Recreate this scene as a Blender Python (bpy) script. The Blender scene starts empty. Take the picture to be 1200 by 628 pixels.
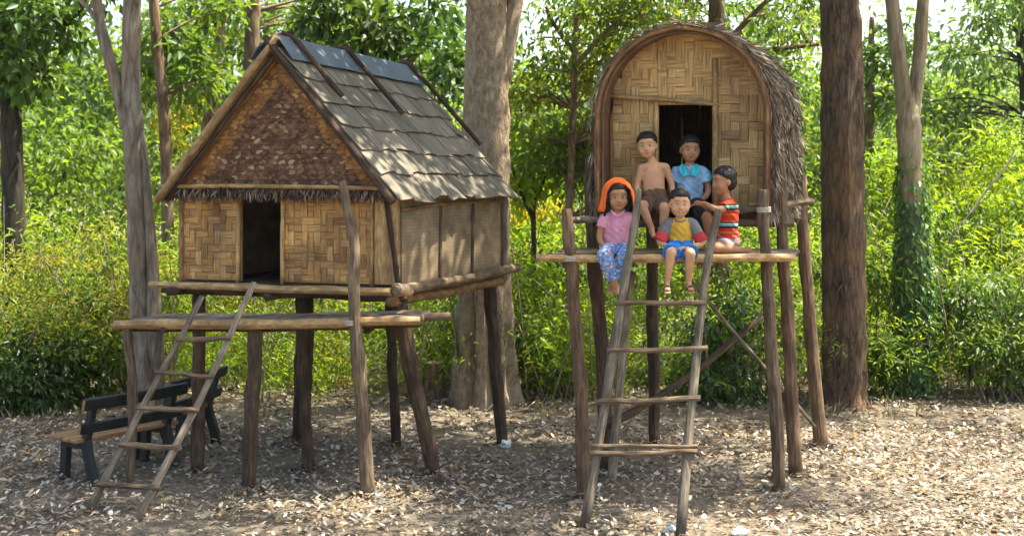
import bpy, math, random
import numpy as np
from mathutils import Vector, Matrix, Quaternion

random.seed(7); rng = np.random.default_rng(7)
SC = bpy.context.scene
COL = SC.collection

# ------------------------------------------------------------------ camera, sky, sun, exposure
K = 0.75                      # one layout unit in metres
H = 3.06 * K                  # camera height
F = 1450.0                    # focal length, in pixels of the 1200 px wide photograph
cam = bpy.data.objects.new('camera', bpy.data.cameras.new('camera'))
COL.objects.link(cam); SC.camera = cam
cam.location = (0, 0, H); cam.rotation_euler = (math.radians(90), 0, 0)
cam.data.sensor_width = 36; cam.data.lens = 36 * F / 1200
cam.data.shift_y = -104 / 1200
cam.data.dof.use_dof = True; cam.data.dof.focus_distance = 9.2; cam.data.dof.aperture_fstop = 2.8
cam.data.clip_start = 0.05; cam.data.clip_end = 2000

SUN = Vector((0.43, 0.12, 0.88)).normalized()       # towards the sun: high, from the right and a little behind
elev = math.asin(SUN.z); rot = math.atan2(SUN.x, SUN.y)
W = bpy.data.worlds.new('World'); SC.world = W; W.use_nodes = True
nt = W.node_tree; nt.nodes.clear()
wo = nt.nodes.new('ShaderNodeOutputWorld'); bg = nt.nodes.new('ShaderNodeBackground')
sky = nt.nodes.new('ShaderNodeTexSky'); sky.sky_type = 'NISHITA'; sky.sun_disc = False
sky.sun_elevation = elev; sky.sun_rotation = rot; sky.air_density = 1.0; sky.dust_density = 3.0; sky.ozone_density = 0.6
bg.inputs[1].default_value = 0.15
nt.links.new(sky.outputs[0], bg.inputs[0]); nt.links.new(bg.outputs[0], wo.inputs[0])
sl = bpy.data.lights.new('sun', 'SUN'); sl.energy = 5.0; sl.angle = math.radians(0.53); sl.color = (1, 0.95, 0.86)
so = bpy.data.objects.new('sun', sl); COL.objects.link(so); so.location = (10, 10, 30)
so.rotation_euler = SUN.to_track_quat('Z', 'Y').to_euler()
SC.view_settings.view_transform = 'Standard'; SC.view_settings.look = 'None'
SC.view_settings.exposure = 1.72; SC.view_settings.gamma = 1.0; SC.view_settings.use_white_balance = True; SC.view_settings.white_balance_temperature = 7000; SC.view_settings.white_balance_tint = 5; SC.view_settings.use_curve_mapping = False
SC.cycles.max_bounces = 7; SC.cycles.diffuse_bounces = 4; SC.cycles.transmission_bounces = 4
SC.cycles.use_denoising = True

# ------------------------------------------------------------------ helpers
def P(px, py, Yo):
    "a point at layout depth Yo on the line of sight of a photograph pixel"
    Y = Yo * K
    return Vector(((px - 600) * Y / F, Y, H - (py - 210) * Y / F))
def G(px, py, z=0.0):
    Y = (H - z) * F / (py - 210)
    return Vector(((px - 600) * Y / F, Y, z))
def RP(w, Yo):
    "radius in metres of something w pixels wide at layout depth Yo"
    return 0.5 * w * Yo * K / F

def tag(o, label=None, cat=None, group=None, kind=None):
    if label: o['label'] = label
    if cat: o['category'] = cat
    if group: o['group'] = group
    if kind: o['kind'] = kind
    return o
def thing(name, loc, label, cat, group=None):
    o = bpy.data.objects.new(name, None); COL.objects.link(o); o.location = Vector(loc)
    o.empty_display_size = 0.2
    return tag(o, label, cat, group)
def wloc(o):
    v = Vector((0, 0, 0))
    while o is not None:
        v = v + o.location; o = o.parent
    return v
def link(name, me, mat, parent=None, smooth=False):
    "link mesh (already in the parent's space)"
    if mat is not None and not me.materials: me.materials.append(mat)
    if smooth: me.shade_smooth()
    o = bpy.data.objects.new(name, me); COL.objects.link(o)
    if parent is not None: o.parent = parent
    return o
def mk(name, verts, faces, mat, parent=None, smooth=False, uvs=None):
    "mesh object from world-space vertices"
    off = wloc(parent) if parent is not None else Vector((0, 0, 0))
    me = bpy.data.meshes.new(name)
    me.from_pydata([tuple(Vector(v) - off) for v in verts], [], faces)
    if uvs is not None:
        ul = me.uv_layers.new(name='uv')
        li = np.zeros(len(me.loops), dtype=np.int32); me.loops.foreach_get('vertex_index', li)
        ul.data.foreach_set('uv', np.asarray(uvs, dtype=np.float32)[li].ravel())
    me.update()
    return link(name, me, mat, parent, smooth)
def np_mesh(name, V, T, cols=None):
    "fast triangle mesh from numpy arrays"
    me = bpy.data.meshes.new(name)
    V = np.asarray(V, dtype=np.float32); T = np.asarray(T, dtype=np.int32)
    me.vertices.add(len(V)); me.vertices.foreach_set('co', V.ravel())
    me.loops.add(T.size); me.loops.foreach_set('vertex_index', T.ravel())
    me.polygons.add(len(T))
    me.polygons.foreach_set('loop_start', np.arange(0, T.size, T.shape[1], dtype=np.int32))
    if cols is not None:
        a = me.color_attributes.new('Col', 'FLOAT_COLOR', 'POINT')
        c = np.ones((len(V), 4), dtype=np.float32); c[:, :3] = cols
        a.data.foreach_set('color', c.ravel())
    me.update(calc_edges=True); me.validate()
    return me

# ------------------------------------------------------------------ materials
def newmat(name):
    m = bpy.data.materials.new(name); m.use_nodes = True
    n = m.node_tree.nodes; n.clear()
    out = n.new('ShaderNodeOutputMaterial'); b = n.new('ShaderNodeBsdfPrincipled')
    m.node_tree.links.new(b.outputs[0], out.inputs[0])
    b.inputs['Roughness'].default_value = 0.8
    b.inputs['Specular IOR Level'].default_value = 0.25
    return m, n, m.node_tree.links, b, out
def ramp(n, cols):
    r = n.new('ShaderNodeValToRGB'); e = r.color_ramp.elements
    while len(e) < len(cols): e.new(0.5)
    for i, (p, c) in enumerate(cols):
        e[i].position = p; e[i].color = (c[0], c[1], c[2], 1)
    return r
def mixc(n, l, a, b, fac, mode='MIX'):
    m = n.new('ShaderNodeMix'); m.data_type = 'RGBA'; m.blend_type = mode
    for s, v in ((m.inputs[0], fac), (m.inputs[6], a), (m.inputs[7], b)):
        if hasattr(v, 'links'): l.new(v, s)
        elif isinstance(v, (int, float)): s.default_value = v
        else: s.default_value = (v[0], v[1], v[2], 1)
    return m.outputs[2]
def wood(name, dark, light, uscale=(9, 2.6), bump=0.9, rough=0.85, blotch=None, blotch_amt=0.5):
    "round wood: grain runs along v of the uv map"
    m, n, l, b, out = newmat(name)
    uv = n.new('ShaderNodeUVMap'); uv.uv_map = 'uv'
    oi = n.new('ShaderNodeObjectInfo')
    mp = n.new('ShaderNodeMapping'); mp.inputs['Scale'].default_value = (uscale[0], uscale[1], 1)
    l.new(uv.outputs[0], mp.inputs[0])
    ad = n.new('ShaderNodeVectorMath'); ad.operation = 'ADD'
    cx = n.new('ShaderNodeCombineXYZ'); mu = n.new('ShaderNodeMath'); mu.operation = 'MULTIPLY'; mu.inputs[1].default_value = 37
    l.new(oi.outputs['Random'], mu.inputs[0]); l.new(mu.outputs[0], cx.inputs[2]); l.new(mp.outputs[0], ad.inputs[0]); l.new(cx.outputs[0], ad.inputs[1])
    no = n.new('ShaderNodeTexNoise'); no.inputs['Scale'].default_value = 2.2; no.inputs['Detail'].default_value = 7; no.inputs['Roughness'].default_value = 0.65
    l.new(ad.outputs[0], no.inputs[0])
    r = ramp(n, [(0.38, dark), (0.62, light)]); l.new(no.outputs[0], r.inputs[0])
    tc = n.new('ShaderNodeTexCoord'); n2 = n.new('ShaderNodeTexNoise'); n2.inputs['Scale'].default_value = 5; n2.inputs['Detail'].default_value = 3
    l.new(tc.outputs['Object'], n2.inputs[0])
    r2 = ramp(n, [(0.42, (0, 0, 0)), (0.62, (1, 1, 1))]); l.new(n2.outputs[0], r2.inputs[0])
    bl = blotch or [c * 0.55 for c in dark]
    mm = n.new('ShaderNodeMath'); mm.operation = 'MULTIPLY'; mm.inputs[1].default_value = blotch_amt; l.new(r2.outputs[0], mm.inputs[0])
    c = mixc(n, l, r.outputs[0], bl, mm.outputs[0])
    hs = n.new('ShaderNodeHueSaturation'); l.new(c, hs.inputs['Color'])
    mr = n.new('ShaderNodeMapRange'); mr.inputs[3].default_value = 0.75; mr.inputs[4].default_value = 1.25
    l.new(oi.outputs['Random'], mr.inputs[0]); l.new(mr.outputs[0], hs.inputs['Value'])
    l.new(hs.outputs[0], b.inputs['Base Color']); b.inputs['Roughness'].default_value = rough
    bp = n.new('ShaderNodeBump'); bp.inputs['Strength'].default_value = bump; bp.inputs['Distance'].default_value = 0.012
    l.new(no.outputs[0], bp.inputs['Height']); l.new(bp.outputs[0], b.inputs['Normal'])
    return m
def surf(name, dark, light, scale=(1, 1, 1), nscale=6, bump=0.4, dist=0.01, rough=0.85, var=0.3, detail=6, p0=0.3, p1=0.7):
    "noise surface in object space with a per-object shift in value"
    m, n, l, b, out = newmat(name)
    tc = n.new('ShaderNodeTexCoord'); oi = n.new('ShaderNodeObjectInfo')
    mp = n.new('ShaderNodeMapping'); mp.inputs['Scale'].default_value = scale
    l.new(tc.outputs['Object'], mp.inputs[0])
    mu = n.new('ShaderNodeMath'); mu.operation = 'MULTIPLY'; mu.inputs[1].default_value = 53; l.new(oi.outputs['Random'], mu.inputs[0])
    ad = n.new('ShaderNodeVectorMath'); ad.operation = 'ADD'; l.new(mp.outputs[0], ad.inputs[0]); l.new(mu.outputs[0], ad.inputs[1])
    no = n.new('ShaderNodeTexNoise'); no.inputs['Scale'].default_value = nscale; no.inputs['Detail'].default_value = detail; no.inputs['Roughness'].default_value = 0.6
    l.new(ad.outputs[0], no.inputs[0])
    r = ramp(n, [(p0, dark), (p1, light)]); l.new(no.outputs[0], r.inputs[0])
    hs = n.new('ShaderNodeHueSaturation'); l.new(r.outputs[0], hs.inputs['Color'])
    mr = n.new('ShaderNodeMapRange'); mr.inputs[3].default_value = 1 - var; mr.inputs[4].default_value = 1 + var
    l.new(oi.outputs['Random'], mr.inputs[0]); l.new(mr.outputs[0], hs.inputs['Value'])
    l.new(hs.outputs[0], b.inputs['Base Color']); b.inputs['Roughness'].default_value = rough
    bp = n.new('ShaderNodeBump'); bp.inputs['Strength'].default_value = bump; bp.inputs['Distance'].default_value = dist
    l.new(no.outputs[0], bp.inputs['Height']); l.new(bp.outputs[0], b.inputs['Normal'])
    return m
def leafmat(name, trans=0.5, tint=(1.5, 1.35, 0.6), rough=0.45, spec=0.35):
    m, n, l, b, out = newmat(name)
    at = n.new('ShaderNodeAttribute'); at.attribute_name = 'Col'
    l.new(at.outputs['Color'], b.inputs['Base Color']); b.inputs['Roughness'].default_value = rough; b.inputs['Specular IOR Level'].default_value = spec
    tr = n.new('ShaderNodeBsdfTranslucent')
    c = mixc(n, l, at.outputs['Color'], tint, 1.0, 'MULTIPLY'); l.new(c, tr.inputs[0])
    mx = n.new('ShaderNodeMixShader'); mx.inputs[0].default_value = trans
    l.new(b.outputs[0], mx.inputs[1]); l.new(tr.outputs[0], mx.inputs[2]); l.new(mx.outputs[0], out.inputs[0])
    return m
def weavemat(name, cols, lines=60.0):
    "split bamboo: colour by piece, fine slat lines along the piece"
    m, n, l, b, out = newmat(name)
    tc = n.new('ShaderNodeTexCoord'); oi = n.new('ShaderNodeObjectInfo')
    r = ramp(n, [(i / (len(cols) - 1), c) for i, c in enumerate(cols)]); l.new(oi.outputs['Random'], r.inputs[0])
    mu = n.new('ShaderNodeMath'); mu.operation = 'MULTIPLY'; mu.inputs[1].default_value = 53; l.new(oi.outputs['Random'], mu.inputs[0])
    mp = n.new('ShaderNodeMapping'); mp.inputs['Scale'].default_value = (3, lines, 3); l.new(tc.outputs['Object'], mp.inputs[0])
    ad = n.new('ShaderNodeVectorMath'); ad.operation = 'ADD'; l.new(mp.outputs[0], ad.inputs[0]); l.new(mu.outputs[0], ad.inputs[1])
    no = n.new('ShaderNodeTexNoise'); no.inputs['Scale'].default_value = 1.4; no.inputs['Detail'].default_value = 4; l.new(ad.outputs[0], no.inputs[0])
    r2 = ramp(n, [(0.3, (0.45, 0.42, 0.4)), (0.6, (1.1, 1.1, 1.1))]); l.new(no.outputs[0], r2.inputs[0])
    c = mixc(n, l, r.outputs[0], r2.outputs[0], 1.0, 'MULTIPLY')
    ge = n.new('ShaderNodeNewGeometry'); nb = n.new('ShaderNodeTexNoise'); nb.inputs['Scale'].default_value = 2.6; nb.inputs['Detail'].default_value = 5; l.new(ge.outputs['Position'], nb.inputs[0])
    rb = ramp(n, [(.40, (1.12, 1.1, 1.05)), (.66, (.58, .55, .60))]); l.new(nb.outputs[0], rb.inputs[0])
    c = mixc(n, l, c, rb.outputs[0], 1.0, 'MULTIPLY')
    l.new(c, b.inputs['Base Color']); b.inputs['Roughness'].default_value = 0.6
    bp = n.new('ShaderNodeBump'); bp.inputs['Strength'].default_value = 0.6; bp.inputs['Distance'].default_value = 0.004
    l.new(no.outputs[0], bp.inputs['Height']); l.new(bp.outputs[0], b.inputs['Normal'])
    return m
def matgrid(name, dark, light, sx, sz, rough=0.75, bump=0.8):
    "fine woven matting on a wall, uv in metres"
    m, n, l, b, out = newmat(name)
    uv = n.new('ShaderNodeUVMap'); uv.uv_map = 'uv'
    mp = n.new('ShaderNodeMapping'); mp.inputs['Scale'].default_value = (sx, sz, 1); l.new(uv.outputs[0], mp.inputs[0])
    ck = n.new('ShaderNodeTexBrick'); ck.offset = 0.5; ck.inputs['Scale'].default_value = 1.0; ck.inputs['Mortar Size'].default_value = 0.06; ck.inputs['Mortar Smooth'].default_value = 0.6
    ck.inputs['Brick Width'].default_value = 1.0; ck.inputs['Row Height'].default_value = 0.6
    ck.inputs['Color1'].default_value = (*light, 1); ck.inputs['Color2'].default_value = (*[a * .6 + c * .4 for a, c in zip(light, dark)], 1); ck.inputs['Mortar'].default_value = (*dark, 1)
    no0 = n.new('ShaderNodeTexNoise'); no0.inputs['Scale'].default_value = 9; l.new(uv.outputs[0], no0.inputs[0])
    wv = mixc(n, l, mp.outputs[0], no0.outputs['Color'], 0.06, 'ADD'); l.new(wv, ck.inputs['Vector'])
    no = n.new('ShaderNodeTexNoise'); no.inputs['Scale'].default_value = 6; no.inputs['Detail'].default_value = 5; l.new(uv.outputs[0], no.inputs[0])
    r2 = ramp(n, [(0.3, (0.5, 0.48, 0.46)), (0.7, (1.2, 1.15, 1.1))]); l.new(no.outputs[0], r2.inputs[0])
    c = mixc(n, l, ck.outputs['Color'], r2.outputs[0], 1.0, 'MULTIPLY'); l.new(c, b.inputs['Base Color'])
    bp = n.new('ShaderNodeBump'); bp.inputs['Strength'].default_value = bump; bp.inputs['Distance'].default_value = 0.012
    bw = n.new('ShaderNodeRGBToBW'); l.new(ck.outputs['Color'], bw.inputs[0]); l.new(bw.outputs[0], bp.inputs['Height']); l.new(bp.outputs[0], b.inputs['Normal'])
    b.inputs['Roughness'].default_value = rough
    return m

M = {}
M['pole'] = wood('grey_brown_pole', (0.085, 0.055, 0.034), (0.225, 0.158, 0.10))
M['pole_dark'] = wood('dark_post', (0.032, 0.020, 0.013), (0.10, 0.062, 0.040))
M['pole_red'] = wood('reddish_post', (0.07, 0.042, 0.025), (0.19, 0.118, 0.07))
M['pole_grey'] = wood('grey_weathered_pole', (0.10, 0.08, 0.058), (0.27, 0.215, 0.155))
M['bamboo'] = wood('bamboo', (0.26, 0.15, 0.06), (0.50, 0.33, 0.155), uscale=(4, 5), bump=0.2, rough=0.5)
M['bamboo_dark'] = wood('brown_bamboo', (0.14, 0.07, 0.028), (0.32, 0.175, 0.075), uscale=(4, 5), bump=0.25, rough=0.6)
M['weave'] = weavemat('split_bamboo', [(0.30, 0.16, 0.055), (0.50, 0.29, 0.105), (0.43, 0.24, 0.08), (0.55, 0.34, 0.14), (0.37, 0.20, 0.07), (0.48, 0.30, 0.13), (0.42, 0.23, 0.075), (0.27, 0.165, 0.085)])
M['weave2'] = weavemat('split_bamboo_tan', [(0.29, 0.18, 0.072), (0.42, 0.275, 0.115), (0.38, 0.24, 0.095), (0.45, 0.315, 0.15), (0.40, 0.255, 0.10), (0.33, 0.21, 0.085), (0.41, 0.27, 0.11), (0.24, 0.155, 0.075)])
M['weave3'] = weavemat('split_bamboo_even', [(0.40, 0.255, 0.10), (0.44, 0.29, 0.12), (0.42, 0.27, 0.11), (0.46, 0.31, 0.135), (0.41, 0.265, 0.105)], lines=40)
M['back'] = surf('wall_backing', (0.20, 0.11, 0.04), (0.34, 0.20, 0.075), nscale=12)
M['sidemat'] = matgrid('grey_side_matting', (0.205, 0.15, 0.092), (0.285, 0.22, 0.142), 24, 22, bump=.4)
M['gable'] = matgrid('dark_gable_matting', (0.05, 0.026, 0.015), (0.165, 0.088, 0.05), 14, 13, bump=1.0)
M['gable_rim'] = matgrid('orange_gable_matting', (0.14, 0.062, 0.024), (0.30, 0.15, 0.06), 15, 15)
M['shingle'] = surf('grey_leaf_shingle', (0.078, 0.065, 0.047), (0.225, 0.19, 0.14), scale=(14, 1.6, 4), nscale=3, bump=0.5, dist=0.008, var=0.25, rough=0.75)
M['ridge'] = surf('blue_grey_sheet', (0.075, 0.098, 0.12), (0.125, 0.15, 0.17), nscale=5, bump=0.15, rough=0.85, var=0.1)
M['thatch'] = leafmat('thatch_strands', trans=0.12, tint=(1, 0.9, 0.7), rough=0.8, spec=0.15)
M['thatch_base'] = surf('thatch_base', (0.10, 0.07, 0.045), (0.24, 0.175, 0.11), nscale=22, bump=0.8)
M['thatch_red'] = surf('thatch_inside', (0.09, 0.04, 0.02), (0.24, 0.12, 0.06), scale=(30, 30, 4), nscale=2, bump=0.7)
M['leaf'] = leafmat('leaf', trans=.55, tint=(1.7, 1.5, .6))
M['leaf_dark'] = leafmat('leaf_thick', trans=0.35, tint=(1.3, 1.3, 0.6))
M['litter'] = leafmat('dry_leaf', trans=0.12, tint=(1.1, 0.9, 0.6), rough=0.7, spec=0.2)
M['twig'] = surf('twig', (0.06, 0.045, 0.03), (0.16, 0.13, 0.09), nscale=20)

# ------------------------------------------------------------------ geometry builders
def catmull(pts, n):
    pts = [Vector(p) for p in pts]
    if len(pts) == 2: return [pts[0].lerp(pts[1], i / n) for i in range(n + 1)]
    q = [pts[0] * 2 - pts[1]] + pts + [pts[-1] * 2 - pts[-2]]
    out = []; m = len(pts) - 1
    for i in range(n + 1):
        t = i / n * m; k = min(int(t), m - 1); f = t - k
        a, b, c, d = q[k:k + 4]
        out.append(0.5 * ((2 * b) + (c - a) * f + (2 * a - 5 * b + 4 * c - d) * f * f + (3 * b - a - 3 * c + d) * f ** 3))
    return out
def lerp_list(vals, t):
    if not isinstance(vals, (list, tuple)): return vals
    if len(vals) == 1: return vals[0]
    x = t * (len(vals) - 1); k = min(int(x), len(vals) - 2)
    return vals[k] * (1 - (x - k)) + vals[k + 1] * (x - k)
def tube(pts, radii, n=10, sides=9, wob=0.08, cap=True, flute=None, knots=0):
    C = catmull(pts, n); V = []; UV = []; Fc = []; L = 0
    prev = None
    for i, c in enumerate(C):
        d = (C[min(i + 1, n)] - C[max(i - 1, 0)]).normalized()
        if prev is None:
            a = d.orthogonal().normalized()
            ref = Vector((0, -1, 0)) if abs(d.y) < 0.9 else Vector((0, 0, 1))
            a = (ref - d * ref.dot(d)).normalized()
        else:
            a = (prev - d * prev.dot(d)).normalized()
        prev = a; b = d.cross(a)
        if i: L += (c - C[i - 1]).length
        r = lerp_list(radii, i / n)
        if knots and i % knots == 0: r *= 1.14
        for s in range(sides + 1):
            an = 2 * math.pi * s / sides
            sid = s % sides
            k = 1 + wob * math.sin(an * 2 + i * 0.9 + L * 5) + wob * 0.7 * math.sin(an * 3 - i * 1.7)
            if flute: k *= 1 + flute(i / n, an)
            V.append(c + (a * math.cos(an) + b * math.sin(an)) * (r * k)); UV.append((s / sides * max(r * 14, 0.35), L))
    S = sides + 1
    for i in range(n):
        for s in range(sides):
            Fc.append((i * S + s, i * S + s + 1, (i + 1) * S + s + 1, (i + 1) * S + s))
    if cap:
        k = len(V); V.append(C[0].copy()); UV.append((0.2, -0.02)); V.append(C[-1].copy()); UV.append((0.2, L + 0.02))
        for s in range(sides):
            Fc.append((s + 1, s, k)); Fc.append((n * S + s, n * S + s + 1, k + 1))
    return V, Fc, UV
def weld_seam(me):
    import bmesh
    bm = bmesh.new(); bm.from_mesh(me); bmesh.ops.remove_doubles(bm, verts=bm.verts, dist=1e-5); bm.to_mesh(me); bm.free()
def pole(name, pts, radii, mat, parent, n=10, sides=9, wob=0.07, jit=0.0, knots=0):
    if jit:
        C = catmull(pts, 6)
        for i in range(1, 6): C[i] += Vector((random.uniform(-1, 1), random.uniform(-1, 1), random.uniform(-1, 1))) * jit
        pts = C
    V, Fc, UV = tube(pts, radii, n, sides, wob, knots=knots)
    for q in range(n - 1):                              # swellings and knots
        if random.random() < .22:
            f = random.uniform(1.06, 1.16); S_ = sides + 1; c_ = sum(V[(q + 1) * S_:(q + 2) * S_ - 1], Vector()) / sides
            for w_ in range((q + 1) * S_, (q + 2) * S_): V[w_] = c_ + (V[w_] - c_) * f
    return mk(name, V, Fc, mat, parent, smooth=True, uvs=UV)
def merge(parts):
    V = []; Fc = []; UV = []
    for v, f, u in parts:
        k = len(V); V += v; UV += u; Fc += [tuple(i + k for i in q) for q in f]
    return V, Fc, UV
BOXF = [(0, 3, 2, 1), (4, 5, 6, 7), (0, 1, 5, 4), (1, 2, 6, 5), (2, 3, 7, 6), (3, 0, 4, 7)]
def hexa(p):   # 8 points: bottom 4 ccw, top 4 ccw
    return list(p), list(BOXF), [(q.x + q.y, q.z) for q in map(Vector, p)]
def plank(name, a, b, width_dir, w, th, mat, parent, up=Vector((0, 0, 1)), segs=5, jit=0.006):
    a = Vector(a); b = Vector(b); wd = Vector(width_dir).normalized()
    V = []; Fc = []; UV = []
    for i in range(segs + 1):
        t = i / segs; c = a.lerp(b, t) + up * random.uniform(-jit, jit)
        ww = w * (1 + random.uniform(-.08, .08))
        for s, u in ((-1, 0), (1, 0), (1, 1), (-1, 1)):
            V.append(c + wd * (s * ww / 2) + up * (u * th)); UV.append((s * ww * 3 + u * .1, t * (b - a).length))
    for i in range(segs):
        for s in range(4):
            Fc.append((i * 4 + s, i * 4 + (s + 1) % 4, i * 4 + 4 + (s + 1) % 4, i * 4 + 4 + s))
    Fc.append((3, 2, 1, 0)); k = segs * 4; Fc.append((k, k + 1, k + 2, k + 3))
    return mk(name, V, Fc, mat, parent, uvs=UV)

def leaf_arrays(C, D, N, L, Wd, fold=0.25, curl=0.0, four=False):
    "leaf blades: base at C, axis D, normal N"
    D = D / np.linalg.norm(D, axis=1, keepdims=True)
    S = np.cross(D, N); S /= np.maximum(np.linalg.norm(S, axis=1, keepdims=True), 1e-6); Nn = np.cross(S, D)
    L = L[:, None]; Wd = Wd[:, None]; n = len(C)
    if not four:
        v = np.stack([C, C + D * L * .42 + S * Wd * .5 + Nn * Wd * fold, C + D * L - Nn * L * curl, C + D * L * .42 - S * Wd * .5 + Nn * Wd * fold], 1)
        b = np.arange(n)[:, None] * 4
        T = np.concatenate([b + [0, 1, 2], b + [0, 2, 3]], 1).reshape(-1, 3); nv = 4
    else:
        v = np.stack([C, C + D * L * .3 + S * Wd * .45 + Nn * Wd * fold, C + D * L * .68 + S * Wd * .42 + Nn * (Wd * fold + L * curl * .5), C + D * L + Nn * L * curl,
                      C + D * L * .68 - S * Wd * .42 + Nn * (Wd * fold + L * curl * .5), C + D * L * .3 - S * Wd * .45 + Nn * Wd * fold], 1)
        b = np.arange(n)[:, None] * 6
        T = np.concatenate([b + [0, 1, 2], b + [0, 2, 3], b + [0, 3, 4], b + [0, 4, 5]], 1).reshape(-1, 3); nv = 6
    return v.reshape(-1, 3), T, nv
def unit(n):
    v = rng.normal(size=(n, 3)); return v / np.linalg.norm(v, axis=1, keepdims=True)
def palette(n, pal, var=0.25, hue=.3):
    pal = np.array(pal); c = pal[rng.integers(0, len(pal), n)]
    return np.clip(c * (1 + rng.normal(0, var, (n, 1))) * (1 + rng.normal(0, var * hue, (n, 3))), 0.004, 0.9)
def foliage(name, C, D, N, L, Wd, cols, mat, parent, fold=.25, curl=.15, four=False, kind=None):
    V, T, nv = leaf_arrays(C, D, N, L, Wd, fold, curl, four)
    if parent is not None: V = V - np.array(wloc(parent))
    me = np_mesh(name, V, T, np.repeat(cols, nv, 0))
    o = link(name, me, mat, parent)
    if kind: o['kind'] = kind
    return o
def crown_leaves(cl, per, leaf, pal, droop=0.5, aspect=.45, spread=1.0, tone=.25):
    "cl: list of (centre, radius); clumps of leaves with their own tone"
    Cs = []; Ds = []; Ns = []; Ls = []; Ws = []; cs = []
    for c, r in cl:
        n = max(8, int(per * random.uniform(.6, 1.35)))
        d = unit(n); rad = r * np.abs(rng.normal(0.75, .32, (n, 1)))
        p = np.array(c) + d * rad * [1, 1, .7]
        ax = d * .7 * spread + rng.normal(0, .5, (n, 3)) + [0, 0, -droop]
        nn = rng.normal(0, .45, (n, 3)) + [0, 0, 1]
        l = leaf * rng.uniform(.65, 1.3, n)
        Cs.append(p); Ds.append(ax); Ns.append(nn); Ls.append(l); Ws.append(l * aspect * rng.uniform(.8, 1.2, n))
        base = np.array(pal)[random.randrange(len(pal))]
        mixp = palette(n, pal, .18) * .45 + base * .55
        cs.append(np.clip(mixp * random.uniform(1 - tone, 1 + tone) * (1 + rng.normal(0, .12, (n, 1))), .004, .9))
    return [np.concatenate(a) for a in (Cs, Ds, Ns, Ls, Ws, cs)]
def spray_leaves(bases, Ls_, leaf, pal, nl=22, rise=1.0, aspect=.2, bend=1.1):
    "arching feathery stems: bases list of (x,y,z), lengths; leaves set in two ranks along each stem"
    n = len(bases); B = np.array(bases); az = rng.uniform(0, 2 * np.pi, n); L = np.array(Ls_)
    t = np.linspace(.18, 1, nl)[None, :] * np.ones((n, 1)) + rng.normal(0, .02, (n, nl))
    out = np.stack([np.cos(az), np.sin(az)], 1)
    hor = L[:, None] * (.12 * t + .55 * t ** 2) * rng.uniform(.5, 1.2, (n, 1)); ver = L[:, None] * rise * (t - .42 * bend * t ** 2.6)
    p = np.stack([B[:, 0:1] + out[:, 0:1] * hor, B[:, 1:2] + out[:, 1:2] * hor, B[:, 2:3] + ver], 2)
    p = p + rng.normal(0, .035, p.shape) * np.minimum(L, 2)[:, None, None]
    side = np.where(np.arange(nl) % 2 == 0, 1, -1)[None, :, None] * np.stack([-out[:, 1], out[:, 0], 0 * az], 1)[:, None, :]
    fw = np.stack([out[:, 0], out[:, 1], 0 * az], 1)[:, None, :]
    ax = side * .75 + fw * .55 + np.array([0, 0, -.35]) + rng.normal(0, .3, p.shape)
    nn = np.array([0, 0, 1.]) + rng.normal(0, .4, p.shape)
    l = leaf * rng.uniform(.6, 1.3, (n, nl)); 
    pal = np.array(pal); base = pal[rng.integers(0, len(pal), n)] * rng.uniform(.7, 1.25, (n, 1))
    c = np.repeat(base[:, None, :], nl, 1) * (1 + rng.normal(0, .14, (n, nl, 1)))
    return p.reshape(-1, 3), ax.reshape(-1, 3), nn.reshape(-1, 3), l.ravel(), (l * aspect).ravel(), np.clip(c.reshape(-1, 3), .004, .9)
def cat_arrays(*sets):
    return [np.concatenate(a) for a in zip(*sets)]

# palettes
LIME = [(0.20, 0.30, 0.022), (0.155, 0.27, 0.024), (0.25, 0.31, 0.028), (0.10, 0.19, 0.02), (0.16, 0.28, 0.035)]
MID = [(0.075, 0.145, 0.022), (0.10, 0.17, 0.026), (0.06, 0.125, 0.024), (0.125, 0.19, 0.026)]
TEAL = [(0.085, 0.16, 0.065), (0.11, 0.19, 0.075), (0.07, 0.14, 0.05), (0.13, 0.21, 0.075)]
YEL = [(0.30, 0.27, 0.02), (0.23, 0.25, 0.02), (0.36, 0.27, 0.02), (0.13, 0.18, 0.02)]
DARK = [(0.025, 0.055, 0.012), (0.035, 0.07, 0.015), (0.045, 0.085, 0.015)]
OLIVE = [(0.14, 0.165, 0.03), (0.18, 0.185, 0.035), (0.11, 0.145, 0.025), (0.21, 0.19, 0.045)]

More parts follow.
